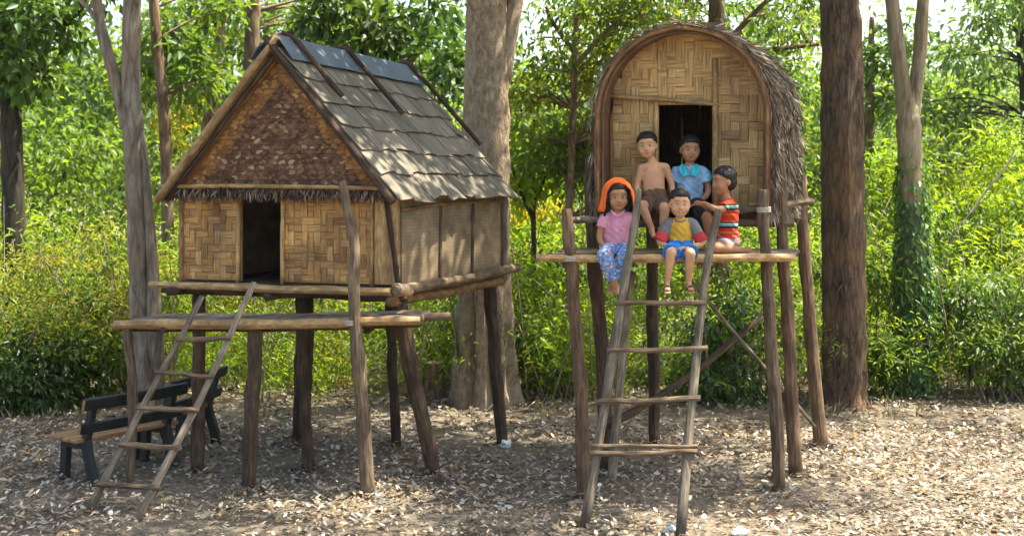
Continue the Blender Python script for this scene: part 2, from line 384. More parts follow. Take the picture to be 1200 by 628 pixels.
# ================================================================== THE SETTING
def ground():
    xs = np.concatenate([np.linspace(-400, -14, 8), np.linspace(-12, 12, 97), np.linspace(14, 400, 8)])
    ys = np.concatenate([[-60, -20, -5, 2], np.linspace(5, 16, 56), np.linspace(18, 30, 8), [45, 80, 200, 600]])
    X, Y = np.meshgrid(xs, ys)
    Z = .012 * np.sin(X * 2.1 + Y) * np.sin(Y * 1.7 - X * .6) + .008 * np.sin(X * 5.3) * np.sin(Y * 4.1 + 1) - .012
    V = np.stack([X, Y, Z], 2).reshape(-1, 3); nx = len(xs); ny = len(ys)
    q = (np.arange(ny - 1)[:, None] * nx + np.arange(nx - 1)[None]).reshape(-1, 1)
    me = np_mesh('ground', V, np.concatenate([q, q + 1, q + nx + 1, q + nx], 1)); me.shade_smooth()
    m, n, l, b, out = newmat('dry_earth')
    tc = n.new('ShaderNodeTexCoord')
    n1 = n.new('ShaderNodeTexNoise'); n1.inputs['Scale'].default_value = 1.1; n1.inputs['Detail'].default_value = 8; l.new(tc.outputs['Object'], n1.inputs[0])
    n2 = n.new('ShaderNodeTexNoise'); n2.inputs['Scale'].default_value = 26; n2.inputs['Detail'].default_value = 8; n2.inputs['Roughness'].default_value = .75; l.new(tc.outputs['Object'], n2.inputs[0])
    r1 = ramp(n, [(0.3, (0.105, 0.085, 0.062)), (0.7, (0.245, 0.205, 0.158))]); l.new(n1.outputs[0], r1.inputs[0])
    r2 = ramp(n, [(0.33, (0.5, 0.48, 0.45)), (0.68, (1.35, 1.3, 1.25))]); l.new(n2.outputs[0], r2.inputs[0])
    c = mixc(n, l, r1.outputs[0], r2.outputs[0], 1.0, 'MULTIPLY'); l.new(c, b.inputs['Base Color']); b.inputs['Roughness'].default_value = .95
    bp = n.new('ShaderNodeBump'); bp.inputs['Strength'].default_value = .9; bp.inputs['Distance'].default_value = .02; l.new(n2.outputs[0], bp.inputs['Height']); l.new(bp.outputs[0], b.inputs['Normal'])
    o = link('ground', me, m); o['kind'] = 'structure'; o['label'] = 'dry earth clearing under the huts'
ground()

def litter():
    pal = [(0.20, 0.165, 0.12), (0.30, 0.26, 0.20), (0.40, 0.355, 0.285), (0.24, 0.16, 0.09), (0.50, 0.45, 0.37), (0.31, 0.285, 0.24), (0.09, 0.065, 0.045), (0.33, 0.28, 0.22), (0.32, 0.21, 0.11), (0.24, 0.205, 0.155), (0.15, 0.105, 0.07), (0.19, 0.14, 0.095)]
    def field(n, x0, x1, y0, y1, lmin, lmax, keep):
        x = rng.uniform(x0, x1, n); y = rng.uniform(y0, y1, n)
        k = rng.uniform(0, 1, n) < keep(x, y); x = x[k]; y = y[k]; n = len(x)
        C = np.stack([x, y, rng.uniform(-.002, .022, n)], 1)
        az = rng.uniform(0, 6.283, n); D = np.stack([np.cos(az), np.sin(az), rng.normal(.05, .16, n)], 1)
        N = rng.normal(0, .45, (n, 3)) + [0, 0, 1]
        L = rng.uniform(lmin, lmax, n); return C, D, N, L, L * rng.uniform(.22, .55, n), palette(n, pal, .30, .06)
    clump = lambda x, y: .48 + .46 * np.sin(x * 1.3 + 2 * np.sin(y * 1.1)) * np.sin(y * 1.9 + x * .4) + .2 * np.sin(x * 3.7 + y * 2.3)
    def near(x, y):
        bare = np.clip((8.6 - y) / 1.3, 0, 1) * np.clip((2.2 - x) / 2.5, 0, 1)
        return np.clip(clump(x, y) * 1.15 + .12, .06, 1) * (1 - .78 * bare)
    A = field(46000, -6.2, 6.4, 6.6, 11.6, .025, .072, near)
    A2 = field(40000, -6.2, 6.4, 6.6, 11.6, .015, .05, lambda x, y: np.clip(clump(x + 3, y * 1.2) + .35, .15, .9))
    B = field(18000, -8, 8, 11.2, 17, .035, .085, lambda x, y: .85 + 0 * x)
    H_ = []
    for px, py, r, n in [(570, 472, .50, 260), (990, 476, .36, 220), (168, 490, .26, 120), (1072, 463, .26, 120), (232, 553, .09, 40), (363, 551, .08, 36), (510, 554, .10, 44), (352, 519, .12, 44), (590, 520, .09, 40), (465, 522, .08, 30), (291, 574, .09, 40), (432, 579, .09, 44),
                         (711, 550, .09, 40), (933, 557, .09, 44), (963, 524, .09, 44), (684, 583, .09, 44), (913, 574, .09, 44), (767, 521, .08, 36), (508, 467, .2, 60)]:
        g = G(px, py); an = rng.uniform(0, 6.283, n); rr = r * (1 + np.abs(rng.normal(0, .45, n))); L = rng.uniform(.03, .075, n)
        C = np.stack([g.x + rr * np.cos(an), g.y + rr * np.sin(an), np.clip(.05 - .06 * (rr / r - 1), .004, .06)], 1)
        H_.append((C, np.stack([np.cos(an + 1.2), np.sin(an + 1.2), rng.normal(.1, .25, n)], 1), rng.normal(0, .5, (n, 3)) + [0, 0, 1], L, L * rng.uniform(.25, .55, n), palette(n, pal, .3, .06)))
    foliage('leaf_litter', *cat_arrays(A, A2, B, *H_), M['litter'], None, fold=.18, curl=.22, four=True, kind='stuff')['label'] = 'dry grey and brown fallen leaves covering the ground'
litter()

# ================================================================== LEFT HUT
FL = Vector((-3.573, 13.39)); FR = Vector((-1.147, 12.6)); BR = Vector((-0.12, 14.8))
WU = (FR - FL).length; WV = (BR - FR).length
EU = (FR - FL) / WU; EV = (BR - FR) / WV
def A(u, v, z):
    p = FL + EU * u + EV * v
    return Vector((p.x, p.y, z)) * K
def u_at(px, v, fr=A):
    lo, hi = -1.0, 6.0
    for _ in range(50):
        m = (lo + hi) / 2; p = fr(m, v, 0)
        if 600 + p.x * F / p.y < px: lo = m
        else: hi = m
    return lo
def z_at(py, p):
    return (H - (py - 210) * p.y / F) / K
ZF = 1.955                                             # floor height (layout units)
hutA = thing('stilt_hut', A(WU / 2, WV / 2, 0), 'gabled bamboo hut on stilts with grey shingle roof and narrow dark doorway', 'hut')

def box_wall(name, fr, breaks, zb, zt, hole, vth, mat, parent, uvm=True):
    "wall slab in the plane v=const of frame fr made of columns; hole=(u0,u1,z0,z1)"
    parts = []
    for a, b in zip(breaks[:-1], breaks[1:]):
        m = (a + b) / 2; spans = [(zb, None)]
        if hole and hole[0] < m < hole[1]: spans = []; 
        if hole and hole[0] < m < hole[1]:
            if hole[2] > zb + .02: spans.append((zb, hole[2]))
            spans.append((hole[3], None))
        for s0, s1 in spans:
            ta = zt(a) if s1 is None else s1; tb = zt(b) if s1 is None else s1
            if ta <= s0 + .005 and tb <= s0 + .005: continue
            p = [fr(a, vth[0], s0), fr(b, vth[0], s0), fr(b, vth[1], s0), fr(a, vth[1], s0), fr(a, vth[0], ta), fr(b, vth[0], tb), fr(b, vth[1], tb), fr(a, vth[1], ta)]
            v, f, _ = hexa(p); parts.append((v, f, [(a * K, s0 * K), (b * K, s0 * K), (b * K, s0 * K), (a * K, s0 * K), (a * K, ta * K), (b * K, tb * K), (b * K, tb * K), (a * K, ta * K)]))
    V, Fc, UV = merge(parts)
    return mk(name, V, Fc, mat, parent, uvs=UV)

def strip_mesh(name, L, w, mat, h=.006):
    "one split-bamboo float: gently arched, 28 triangles; lies in xy, proud along z"
    V = []; Fc = []; n = 4
    for i in range(n + 1):
        t = i / n; z = h * (1 - (2 * t - 1) ** 2) + .0015
        for y, zz in ((-w / 2, -.004), (-w / 2 * .93, z), (w / 2 * .93, z), (w / 2, -.004)):
            V.append((L * (t - .5), y, zz))
    for i in range(n):
        for s in range(3): Fc.append((i * 4 + s, i * 4 + s + 1, i * 4 + 5 + s, i * 4 + 4 + s)[::-1])
    Fc.append((0, 1, 2, 3)[::-1]); Fc.append((n * 4, n * 4 + 1, n * 4 + 2, n * 4 + 3))
    me = bpy.data.meshes.new(name); me.from_pydata(V, [], Fc); me.materials.append(mat); me.update(); return me
def weave(fr, v, u0, u1, z0, z1, cell, inside, mat, parent, tagname, calm=None):
    kr = random.Random(5); kt = [[kr.choice((0, 0, 0, 1, 2)) for _ in range(60)] for _ in range(60)]
    kink = lambda i, j: kt[(i // 3) % 60][(j // 3) % 60]
    nu = int(round((u1 - u0) / cell)); nz = int(round((z1 - z0) / cell)); cu = (u1 - u0) / nu; cz = (z1 - z0) / nz
    c = cell * K
    mL = strip_mesh('strip_long_' + tagname, 2 * c * .985, c * .975, mat); mS = strip_mesh('strip_short_' + tagname, c * .985, c * .975, mat)
    qL = strip_mesh('strip_long_q' + tagname, 2 * c * 1.0, c * .99, M['weave3'], .004); qS = strip_mesh('strip_short_q' + tagname, c * 1.0, c * .99, M['weave3'], .004)
    ex = (fr(1, v, 0) - fr(0, v, 0)).normalized(); ez = Vector((0, 0, 1)); nn = ex.cross(ez)
    off = wloc(parent); done = set(); cnt = 0
    ok = lambda i, j: 0 <= i < nu and 0 <= j < nz and inside(u0 + (i + .5) * cu, z0 + (j + .5) * cz)
    for j in range(nz):
        for i in range(nu):
            if (i, j) in done or not ok(i, j): continue
            quiet = False; ph = (i + j + kink(i, j)) % 4; hor = ph in (0, 1)
            if calm and calm(u0 + (i + .5) * cu, z0 + (j + .5) * cz): quiet = True
            mate = None; me_l, me_s = (qL, qS) if quiet else (mL, mS)
            if ph == 0: mate = (i + 1, j)
            elif ph == 2: mate = (i, j + 1)
            cells = [(i, j)]
            if mate and ok(*mate) and mate not in done: cells.append(mate)
            done.update(cells)
            uc = sum(u0 + (a + .5) * cu for a, b in cells) / len(cells); zc = sum(z0 + (b + .5) * cz for a, b in cells) / len(cells)
            o = bpy.data.objects.new('bamboo_strip', me_l if len(cells) == 2 else me_s); COL.objects.link(o); o.parent = parent
            ax = ex if hor else ez
            R = Matrix((ax, nn.cross(ax), nn)).transposed()
            R = R @ Matrix.Rotation(random.uniform(-.03, .03), 3, 'Z') @ Matrix.Rotation(random.uniform(-.03, .03), 3, 'Y')
            o.matrix_local = Matrix.Translation(fr(uc, v, zc) + nn * random.uniform(.0, .004) - off) @ R.to_4x4()
            cnt += 1
    return cnt

def left_hut():
    t = hutA
    ov = .10
    zE = 2.89; zR = 4.46
    # front wall with doorway
    du0, du1 = u_at(281, 0), u_at(331, 0); zdoor = z_at(221, A(du0, 0, 0))
    u_panel = u_at(437, 0)
    zt = lambda u: 2.98
    fw = box_wall('front_wall', A, [0, .3, du0, du1, 1.6, 2.1, WU], ZF + .02, zt, (du0, du1, ZF, zdoor), (.012, .05), M['back'], t)
    n = weave(A, .008, .02, u_panel, ZF + .03, 2.96, .075, lambda u, z: not (du0 - .01 < u < du1 + .01), M['weave'], fw, 'a')
    mkp = lambda nm, a, b, w, mat=M['bamboo'], par=None, j=.004: pole(nm, [a, b], [RP(w, 12.8)] * 2, mat, par or t, n=8, jit=j)
    for u, tz, nm in ((du0 - .01, zdoor + .1, 'door_jamb'), (du1 + .01, zdoor + .1, 'door_jamb')):
        mkp(nm, A(u, -.015, ZF), A(u, -.015, tz), 5)
    # plain vertical panel strips at the right end of the front wall
    k = 4
    for i in range(k):
        a = u_panel + .03 + (WU - u_panel - .04) * (i + .5) / k
        plank('panel_strip', A(a, -.004, ZF + .03), A(a, -.004, 2.95), A(1, 0, 0) - A(0, 0, 0), (WU - u_panel) / k * K * .94, .008, M['bamboo'], fw, up=(A(0, -1, 0) - A(0, 0, 0)).normalized(), jit=.001)
    mkp('corner_pole', A(u_panel, -.02, ZF), A(u_panel, -.02, 2.95), 4)
    mkp('corner_pole', A(0.0, -.01, ZF - .02), A(0.0, -.01, 2.95), 6, M['bamboo_dark'])
    # side, back and far walls
    def S(w, q, z): return A(WU - q, w, z)           # frame of the right side: w along depth
    sw = box_wall('side_wall', S, [0, .6, 1.2, 1.8, WV], ZF - .03, lambda u: 2.98, None, (0, .04), M['sidemat'], t)
    box_wall('far_side_wall', lambda w, q, z: A(q, w, z), [0, 1.2, WV], ZF - .03, lambda u: 2.98, None, (0, .04), M['sidemat'], t)
    box_wall('back_wall', lambda u, q, z: A(u, WV - q, z), [0, 1.2, WU], ZF - .03, lambda u: 2.98, None, (0, .04), M['sidemat'], t)
    pole('corner_pole', [A(WU - .13, -.06, 2.95), A(WU + .01, -.03, ZF)], [RP(6, 12.6)] * 2, M['pole_dark'], t)
    pole('wall_batten', [S(.02, -.02, 2.745), S(WV * .5, -.03, 2.80), S(WV + .05, -.02, 2.80)], [RP(4, 13)] * 2, M['bamboo_dark'], sw)
    for w in (.85, 1.62):
        pole('wall_batten', [S(w, -.012, ZF), S(w + .02, -.012, 2.78)], [RP(4, 13)] * 2, M['pole'], sw)
    pole('corner_pole', [S(WV + .02, -.02, ZF - .1), S(WV + .02, -.02, 2.95)], [RP(8, 14.8)] * 2, M['pole_grey'], t)
    for i in range(12):                                   # brown strips above the batten
        w0 = WV * (i + .5) / 12
        plank('eave_strip', S(w0, -.012, 2.80), S(w0, -.012, 2.99), EV.to_3d(), WV / 12 * K * .95, .006, M['bamboo_dark'], sw, up=Vector((EU.x, EU.y, 0)), segs=2, jit=.001)
    # floor
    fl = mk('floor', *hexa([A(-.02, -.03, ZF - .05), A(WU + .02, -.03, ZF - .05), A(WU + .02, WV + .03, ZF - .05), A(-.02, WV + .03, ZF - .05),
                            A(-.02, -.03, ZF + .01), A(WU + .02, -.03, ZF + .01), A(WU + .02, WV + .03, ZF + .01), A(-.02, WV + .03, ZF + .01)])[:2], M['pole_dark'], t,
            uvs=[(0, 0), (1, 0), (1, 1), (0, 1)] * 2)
    pole('sill_pole', [A(-.3, -.13, ZF - .03), A(WU * .5, -.14, ZF - .035), A(WU + .22, -.15, ZF - .03)], [RP(8, 12.9), RP(10, 12.7), RP(9, 12.5)], M['bamboo'], t, n=16, jit=.006)
    pole('sill_pole', [A(-.22, -.02, ZF - .09), A(WU * .5, -.03, ZF - .1), A(WU + .1, -.03, ZF - .1)], [RP(9, 12.9)] * 2, M['pole_dark'], t, n=12, jit=.005)
    pole('side_beam', [A(WU + .07, -.22, ZF - .01), A(WU + .08, WV * .5, ZF + .0), A(WU + .07, WV + .3, ZF + .03)], [RP(13, 12.6), RP(12, 13.5), RP(11, 14.8)], M['pole'], t, n=14, jit=.008)
    pole('side_beam', [A(WU - .02, -.15, ZF - .13), A(WU - .02, WV + .05, ZF - .11)], [RP(13, 12.6), RP(11, 14.8)], M['bamboo_dark'], t, n=12, jit=.006)
    pole('side_beam', [A(.03, -.25, ZF - .09), A(.05, WV + .1, ZF - .09)], [RP(10, 13.3)] * 2, M['pole_dark'], t)
    pole('joist', [A(WU * .45, -.18, ZF - .12), A(WU * .47, WV + .1, ZF - .12)], [RP(9, 13.3)] * 2, M['pole_dark'], t)
    # posts (each leans its own way)
    def post(top, foot, w0, w1, mat, mid=None, nm='post'):
        f = G(*foot); f.z = -.06
        pts = [f] + ([mid] if mid else [f.lerp(top, .5) + Vector((random.uniform(-.012, .012), 0, 0))]) + [top]
        Yo = f.y / K
        return pole(nm, pts, [RP(w1, Yo), RP((w0 + w1) / 2, Yo), RP(w0, Yo)], mat, t, n=14, sides=10, wob=.05, jit=.007)
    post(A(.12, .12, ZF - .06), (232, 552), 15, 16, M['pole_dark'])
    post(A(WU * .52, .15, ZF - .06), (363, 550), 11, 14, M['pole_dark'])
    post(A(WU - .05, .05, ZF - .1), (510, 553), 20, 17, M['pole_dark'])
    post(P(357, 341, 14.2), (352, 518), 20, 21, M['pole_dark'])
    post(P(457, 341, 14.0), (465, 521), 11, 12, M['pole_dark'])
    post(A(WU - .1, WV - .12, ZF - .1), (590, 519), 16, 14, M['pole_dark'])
    # tall crooked post in front
    f = G(432, 578); f.z = -.06
    pole('post', [f, P(424, 470, 12.1), P(415, 350, 12.12), P(416, 290, 12.2), P(408, 250, 12.25), P(401, 213, 12.3)], [RP(18, 12.1), RP(16, 12.1), RP(13, 12.1), RP(12, 12.1), RP(9, 12.1)], M['pole'], t, n=22, jit=0)
    # porch deck
    dk = mk('porch_bearer', *tube([P(140, 384, 12.75), P(320, 384, 12.65), P(492, 379, 12.4)], [RP(9, 12.6)] * 2, 12)[:2], M['pole_dark'], t, smooth=True, uvs=tube([P(140, 384, 12.75), P(320, 384, 12.65), P(492, 379, 12.4)], [RP(9, 12.6)] * 2, 12)[2])
    for i in range(4):
        q = i / 3; dY = .14 * i
        a = P(134 + (12 if i else 0) * (i % 2), 380.5, 12.45 + 0); b = P(492 + (22 if i == 2 else -3 * i), 375.5, 12.05)
        a = Vector((a.x + .05 * i * K, a.y + dY * K, a.z + .004 * i)); b = Vector((b.x + .05 * i * K, b.y + dY * K, b.z + .004 * i))
        pole('porch_pole', [a, a.lerp(b, .5) + Vector((0, 0, -.012)), b], [RP(11, 12.3), RP(12, 12.3), RP(10, 12.3)], M['bamboo'] if i == 0 else (M['pole_grey'] if i % 2 else M['pole']), t, n=16, jit=.006)
    for foot, top, Yt, w, mat in (((153, 566), (150, 384), 12.55, 11, M['pole']), ((291, 573), (299, 382), 12.28, 17, M['pole_dark'])):
        f = G(*foot); f.z = -.06; tp = P(top[0], top[1], Yt + .1)
        mids = [f, f.lerp(tp, .55) + Vector((.03 if w == 11 else 0, 0, 0)), tp]
        pole('porch_post', mids, [RP(w, 12.4)] * 2, mat, t, n=14, jit=.008)
    for x in (190, 430):
        a = P(x, 388, 12.3); b = P(x + 18, 372, 13.2)
        pole('porch_bearer', [a, b], [RP(8, 12.5)] * 2, M['pole_dark'], t)
    # roof
    va, vb = -.26, WV + .06
    um = WU / 2
    def RS(s, v, lift=0.0, side=1):                      # right slope: s 0 ridge .. 1 eave
        zr = 4.50 - .035 * (v + .25)
        u = um + side * (um + ov) * s; z = zr + (zE - zr) * s
        sl_ = math.atan2(zr - zE, um + ov)
        q = A(u, v, z); return q + (Vector((EU.x * side, EU.y * side, 0)) * math.sin(sl_) + Vector((0, 0, math.cos(sl_)))) * lift * K
    rf = None
    for side in (1, -1):
        p = [RS(0, va, -.06, side), RS(1, va, -.06, side), RS(1, vb, -.06, side), RS(0, vb, -.06, side), RS(0, va, -.012, side), RS(1, va, -.012, side), RS(1, vb, -.012, side), RS(0, vb, -.012, side)]
        v, f, u = hexa(p)
        if side < 0: f = [q[::-1] for q in f]
        if rf is None: rf = mk('roof', v, f, M['thatch_base'], t)
        else: mk('roof_slope', v, f, M['thatch_base'], rf)
    rows = 6; edges = [.10 + .90 * i / rows for i in range(rows + 1)]; edges[-1] = 1.015
    off = wloc(rf)
    for r in range(rows):
        s0 = max(edges[r] - .045, .04); s1 = edges[r + 1] + .02
        v = va - .02
        while v < vb:
            w = random.uniform(.20, .42); v1 = min(v + w, vb + .03)
            if v1 - v < .06: break
            V = []; Fc = []; nu_ = 3; g = .004
            j0 = random.uniform(-.008, .012); cup = random.uniform(.003, .010); tw = random.uniform(-.006, .006)
            lift1 = .026 + random.uniform(0, .010)
            for a in range(3):
                sa = s0 + (s1 - s0) * a / 2
                for b in range(nu_):
                    vv = v + g + (v1 - v - 2 * g) * b / (nu_ - 1)
                    ss = sa + (j0 + random.uniform(-.012, .012) if a == 2 else 0)
                    lf = (.004 + lift1 * a / 2) + (cup if b == 1 else 0) + tw * (b - 1)
                    V.append(RS(ss, vv, lf)); V.append(RS(ss, vv, lf - .014))
            id_ = lambda a, b, k: (a * nu_ + b) * 2 + k
            for a in range(2):
                for b in range(nu_ - 1):
                    Fc.append((id_(a, b, 0), id_(a + 1, b, 0), id_(a + 1, b + 1, 0), id_(a, b + 1, 0)))
                    Fc.append((id_(a, b, 1), id_(a, b + 1, 1), id_(a + 1, b + 1, 1), id_(a + 1, b, 1)))
            for b in range(nu_ - 1): Fc.append((id_(2, b, 0), id_(2, b, 1), id_(2, b + 1, 1), id_(2, b + 1, 0)))
            for a in range(2):
                Fc.append((id_(a, 0, 0), id_(a, 0, 1), id_(a + 1, 0, 1), id_(a + 1, 0, 0))); Fc.append((id_(a, nu_ - 1, 0), id_(a + 1, nu_ - 1, 0), id_(a + 1, nu_ - 1, 1), id_(a, nu_ - 1, 1)))
            c = sum(V, Vector()) / len(V)
            ex = (RS(s0, v1) - RS(s0, v)).normalized(); ey = (RS(1, v) - RS(0, v)); ey = (ey - ex * ey.dot(ex)).normalized(); ez = ex.cross(ey)
            R = Matrix((ex, ey, ez)).transposed(); Ri = R.transposed()
            me = bpy.data.meshes.new('shingle'); me.from_pydata([tuple(Ri @ (q - c)) for q in V], [], Fc); me.materials.append(M['shingle']); me.update()
            o = bpy.data.objects.new('shingle', me); COL.objects.link(o); o.parent = rf
            o.matrix_local = Matrix.Translation(c - off) @ R.to_4x4()
            v = v1
    # ridge sheet folded over the ridge
    V = []; Fc = []
    nv = 8
    for i in range(nv + 1):
        v = va - .03 + (vb - va + .05) * i / nv; w = random.uniform(-.006, .006)
        for s, sd, lf in ((.15, -1, .06), (.075, -1, .068), (0, 1, .075), (.075, 1, .07), (.155, 1, .062 + w)):
            V.append(RS(s, v, lf, sd))
    for i in range(nv):
        for s in range(4): Fc.append((i * 5 + s, i * 5 + s + 1, i * 5 + 6 + s, i * 5 + 5 + s))
    rc = mk('ridge_sheet', V, Fc, M['ridge'], rf)
    md = rc.modifiers.new('solid', 'SOLIDIFY'); md.thickness = .006
    # weight poles tied over the ridge
    for v, s1 in ((-.02, .40), (1.05, .47), (vb - .05, .66)):
        pole('weight_pole', [RS(-.05, v, .03), RS(.05, v, .10), RS(s1, v + .03, .105)], [RP(6, 13)] * 2, M['pole_dark'], rf, n=10, jit=.005)
        pole('weight_pole', [RS(-.06, v + .05, .04, -1), RS(.05, v + .05, .10, -1), RS(s1, v + .05, .105, -1)], [RP(6, 13)] * 2, M['pole_dark'], rf, n=10, jit=.005)
    # gable
    def gpt(u, z, v): return A(u, v, z)
    ztop = 4.40; zb = 2.93
    def tri(name, u0, u1, z0, ua, za, v0, v1, mat):
        p = [A(u0, v0, z0), A(u1, v0, z0), A(ua, v0, za), A(u0, v1, z0), A(u1, v1, z0), A(ua, v1, za)]
        uv = [(u0, z0), (u1, z0), (ua, za)] * 2
        return mk(name, p, [(0, 1, 2), (5, 4, 3), (0, 3, 4, 1), (1, 4, 5, 2), (2, 5, 3, 0)], mat, t, uvs=uv)
    g = tri('gable', -.02, WU + .02, zb, um, ztop, -.1, -.05, M['gable_rim'])
    tri('gable_mat', .30, WU - .30, zb + .03, um, ztop - .34, -.1025, -.1005, M['gable'])
    rows_ = 26; C = []; D = []; N = []; L = []; cs = []; nf = Vector((EV.x, EV.y, 0)) * -1
    for r in range(rows_):
        z = zb + .03 + (ztop - zb - .10) * r / rows_; hw = (um - .02) * (ztop - .03 - z) / (ztop - zb)
        n_ = int(2 * hw / .056)
        for i in range(n_):
            u = um - hw + 2 * hw * (i + .5 * (r % 2) + .25) / max(n_, 1) + random.uniform(-.008, .008)
            e = min(hw - abs(u - um), 1) ; inner = e > .24 and z < ztop - .42
            sg = 1 if (i + r) % 2 else -1
            C.append(A(u - sg * .02, -.104 - random.uniform(0, .012), z)); D.append(Vector((EU.x * sg, EU.y * sg, 0)) + Vector((0, 0, random.uniform(.25, .75)))); N.append(nf + Vector((random.uniform(-.3, .3), 0, random.uniform(-.1, .5))))
            L.append(random.uniform(.055, .075)); v_ = random.random()
            base = ((.20, .105, .058) if v_ < .55 else (.085, .045, .028) if v_ < .85 else (.33, .215, .14)) if inner else ((.33, .165, .06) if v_ < .5 else (.22, .10, .037) if v_ < .85 else (.42, .25, .10))
            cs.append(base)
    L = np.array(L); foliage('gable_weave', np.array(C), np.array(D), np.array(N), L, L * .55, np.array(cs) * rng.uniform(.75, 1.25, (len(cs), 1)), M['thatch'], t, fold=-.12, curl=-.05, four=True, kind='stuff')
    tri('back_gable', -.02, WU + .02, zb, um, ztop, WV - .05, WV, M['sidemat'])
    for sd in (-1, 1):
        ends = [RS(1.02, va - .03, -.05, sd), RS(-.03, va - .03, -.04, sd)]
        pole('barge_pole', ends, [RP(9, 12.8), RP(8, 12.8)], M['pole_dark'] if sd > 0 else M['bamboo'], rf, n=14, jit=.006)
        pole('barge_pole', [RS(1.0, va + .06, -.09, sd), RS(.0, va + .06, -.09, sd)], [RP(6, 12.8)] * 2, M['pole_dark'], rf, n=12, jit=.004)
        pole('gable_trim', [A(um + sd * (um - .05), -.13, zb + .03), A(um + sd * .03, -.13, ztop - .08)], [RP(4, 12.8)] * 2, M['bamboo_dark'], g)
    pole('gable_pole', [A(-.12, -.2, 2.985), A(um, -.2, 2.985), A(WU + .02, -.2, 2.965)], [RP(5, 12.8)] * 2, M['bamboo'], t, n=12, jit=.003)
    # thatch fringe under the gable
    n = 1500
    u = rng.uniform(-.16, WU + .06, n); v = rng.uniform(-.19, -.09, n); z = rng.uniform(2.93, 2.985, n)
    C = np.array([A(a, b, c) for a, b, c in zip(u, v, z)])
    D = rng.normal(0, .35, (n, 3)) * [1, .5, .3] + [0, -.15, -1]; L = rng.uniform(.05, .115, n)
    foliage('thatch_fringe', C, D, rng.normal(0, 1, (n, 3)), L, L * .17, palette(n, [(0.09, 0.06, 0.045), (0.17, 0.125, 0.095), (0.26, 0.20, 0.15), (0.06, 0.04, 0.03)]), M['thatch'], t, kind='stuff')
    pole('lintel', [A(-.1, .0, 2.96), A(WU + .05, .0, 2.95)], [RP(5, 12.8)] * 2, M['bamboo_dark'], t)
left_hut()

# ================================================================== LADDERS
def ladder(name, label, railL, railR, rungs, rw, mat, rmat):
    base = (railL[0] + railR[0]) / 2; base.z = 0
    t = thing(name, base, label, 'ladder', 'ladders leaning on the hut porches')
    for r in (railL, railR):
        pole('rail', r, [rw * 1.1, rw, rw * .85], mat, t, n=18, jit=.008)
    CL = catmull(railL, 200); CR = catmull(railR, 200)
    def at_py(C, py):
        return min(C, key=lambda p: abs(210 + (H - p.z) * F / p.y - py))
    for pyl, pyr, extl, extr, w in rungs:
        a = at_py(CL, pyl); b = at_py(CR, pyr); d = (b - a).normalized(); f = Vector((0, -rw * 1.1, rw * .2))
        pole('rung', [a - d * extl + f, (a + b) / 2 + f + Vector((0, 0, -.004)), b + d * extr + f], [w] * 2, rmat, t, n=10, jit=.006)
fA1 = G(103, 602, -.03); fA2 = G(158, 614, -.03)
ladder('ladder', 'five rung pole ladder slanting up to the porch of the gabled hut',
       [fA1, P(172, 470, 11.80), P(237, 347, 12.24)], [fA2, P(232, 472, 11.62), P(298, 331, 12.14)],
       [(397, 397, .02, .02, .018), (436, 440, .05, .03, .017), (478, 481, .05, .04, .018), (520, 524, .03, .05, .020), (567, 571, .04, .04, .020)], .024, M['pole_grey'], M['pole'])
fB1 = G(684, 621, -.03); fB2 = G(797, 634, -.03)
ladder('ladder', 'pole ladder with doubled bottom rung leaning where the children sit',
       [fB1, P(716, 430, 11.42), P(738, 296, 11.80), P(748, 222, 12.0)], [fB2, P(815, 425, 11.36), P(830, 306, 11.76), P(842, 247, 11.95)],
       [(355, 355, .06, .02, .017), (410, 408, .05, .07, .018), (470, 467, .06, .05, .019), (523, 521, .05, .06, .014), (530, 529, .05, .06, .019)], .030, M['pole_grey'], M['pole'])

# ================================================================== RIGHT HUT
BFL = Vector((1.045, 13.18)); BFR = Vector((2.69, 12.90)); WB = (BFR - BFL).length
BU = (BFR - BFL) / WB; BV = Vector((math.sin(math.radians(21)), math.cos(math.radians(21))))
DB = 1.62; ZB = 2.70
def B(u, v, z):
    p = BFL + BU * u + BV * v
    return Vector((p.x, p.y, z)) * K
hutB = thing('arched_hut', B(WB / 2, DB / 2, 0), 'round arched thatch hut on stilts with woven tan front and square dark doorway', 'hut')
def arch(th, r=0.0):
    "outline: th 0 = left foot .. 1 = right foot; r outward offset"
    ra = WB / 2; zc = 3.72; hz = .86
    leg = zc - ZB; arc = math.pi * .86; tot = 2 * leg + arc; s = th * tot
    if s < leg: return (-r, ZB + s)
    if s > leg + arc: return (WB + r, zc - (s - leg - arc))
    a = math.pi * (1 - (s - leg) / arc)
    return (ra + (ra + r) * math.cos(a), zc + (hz + r) * math.sin(a))
def arch_top(u):
    x = (u - WB / 2) / (WB / 2)
    return 3.72 + .86 * math.sqrt(max(0, 1 - x * x))

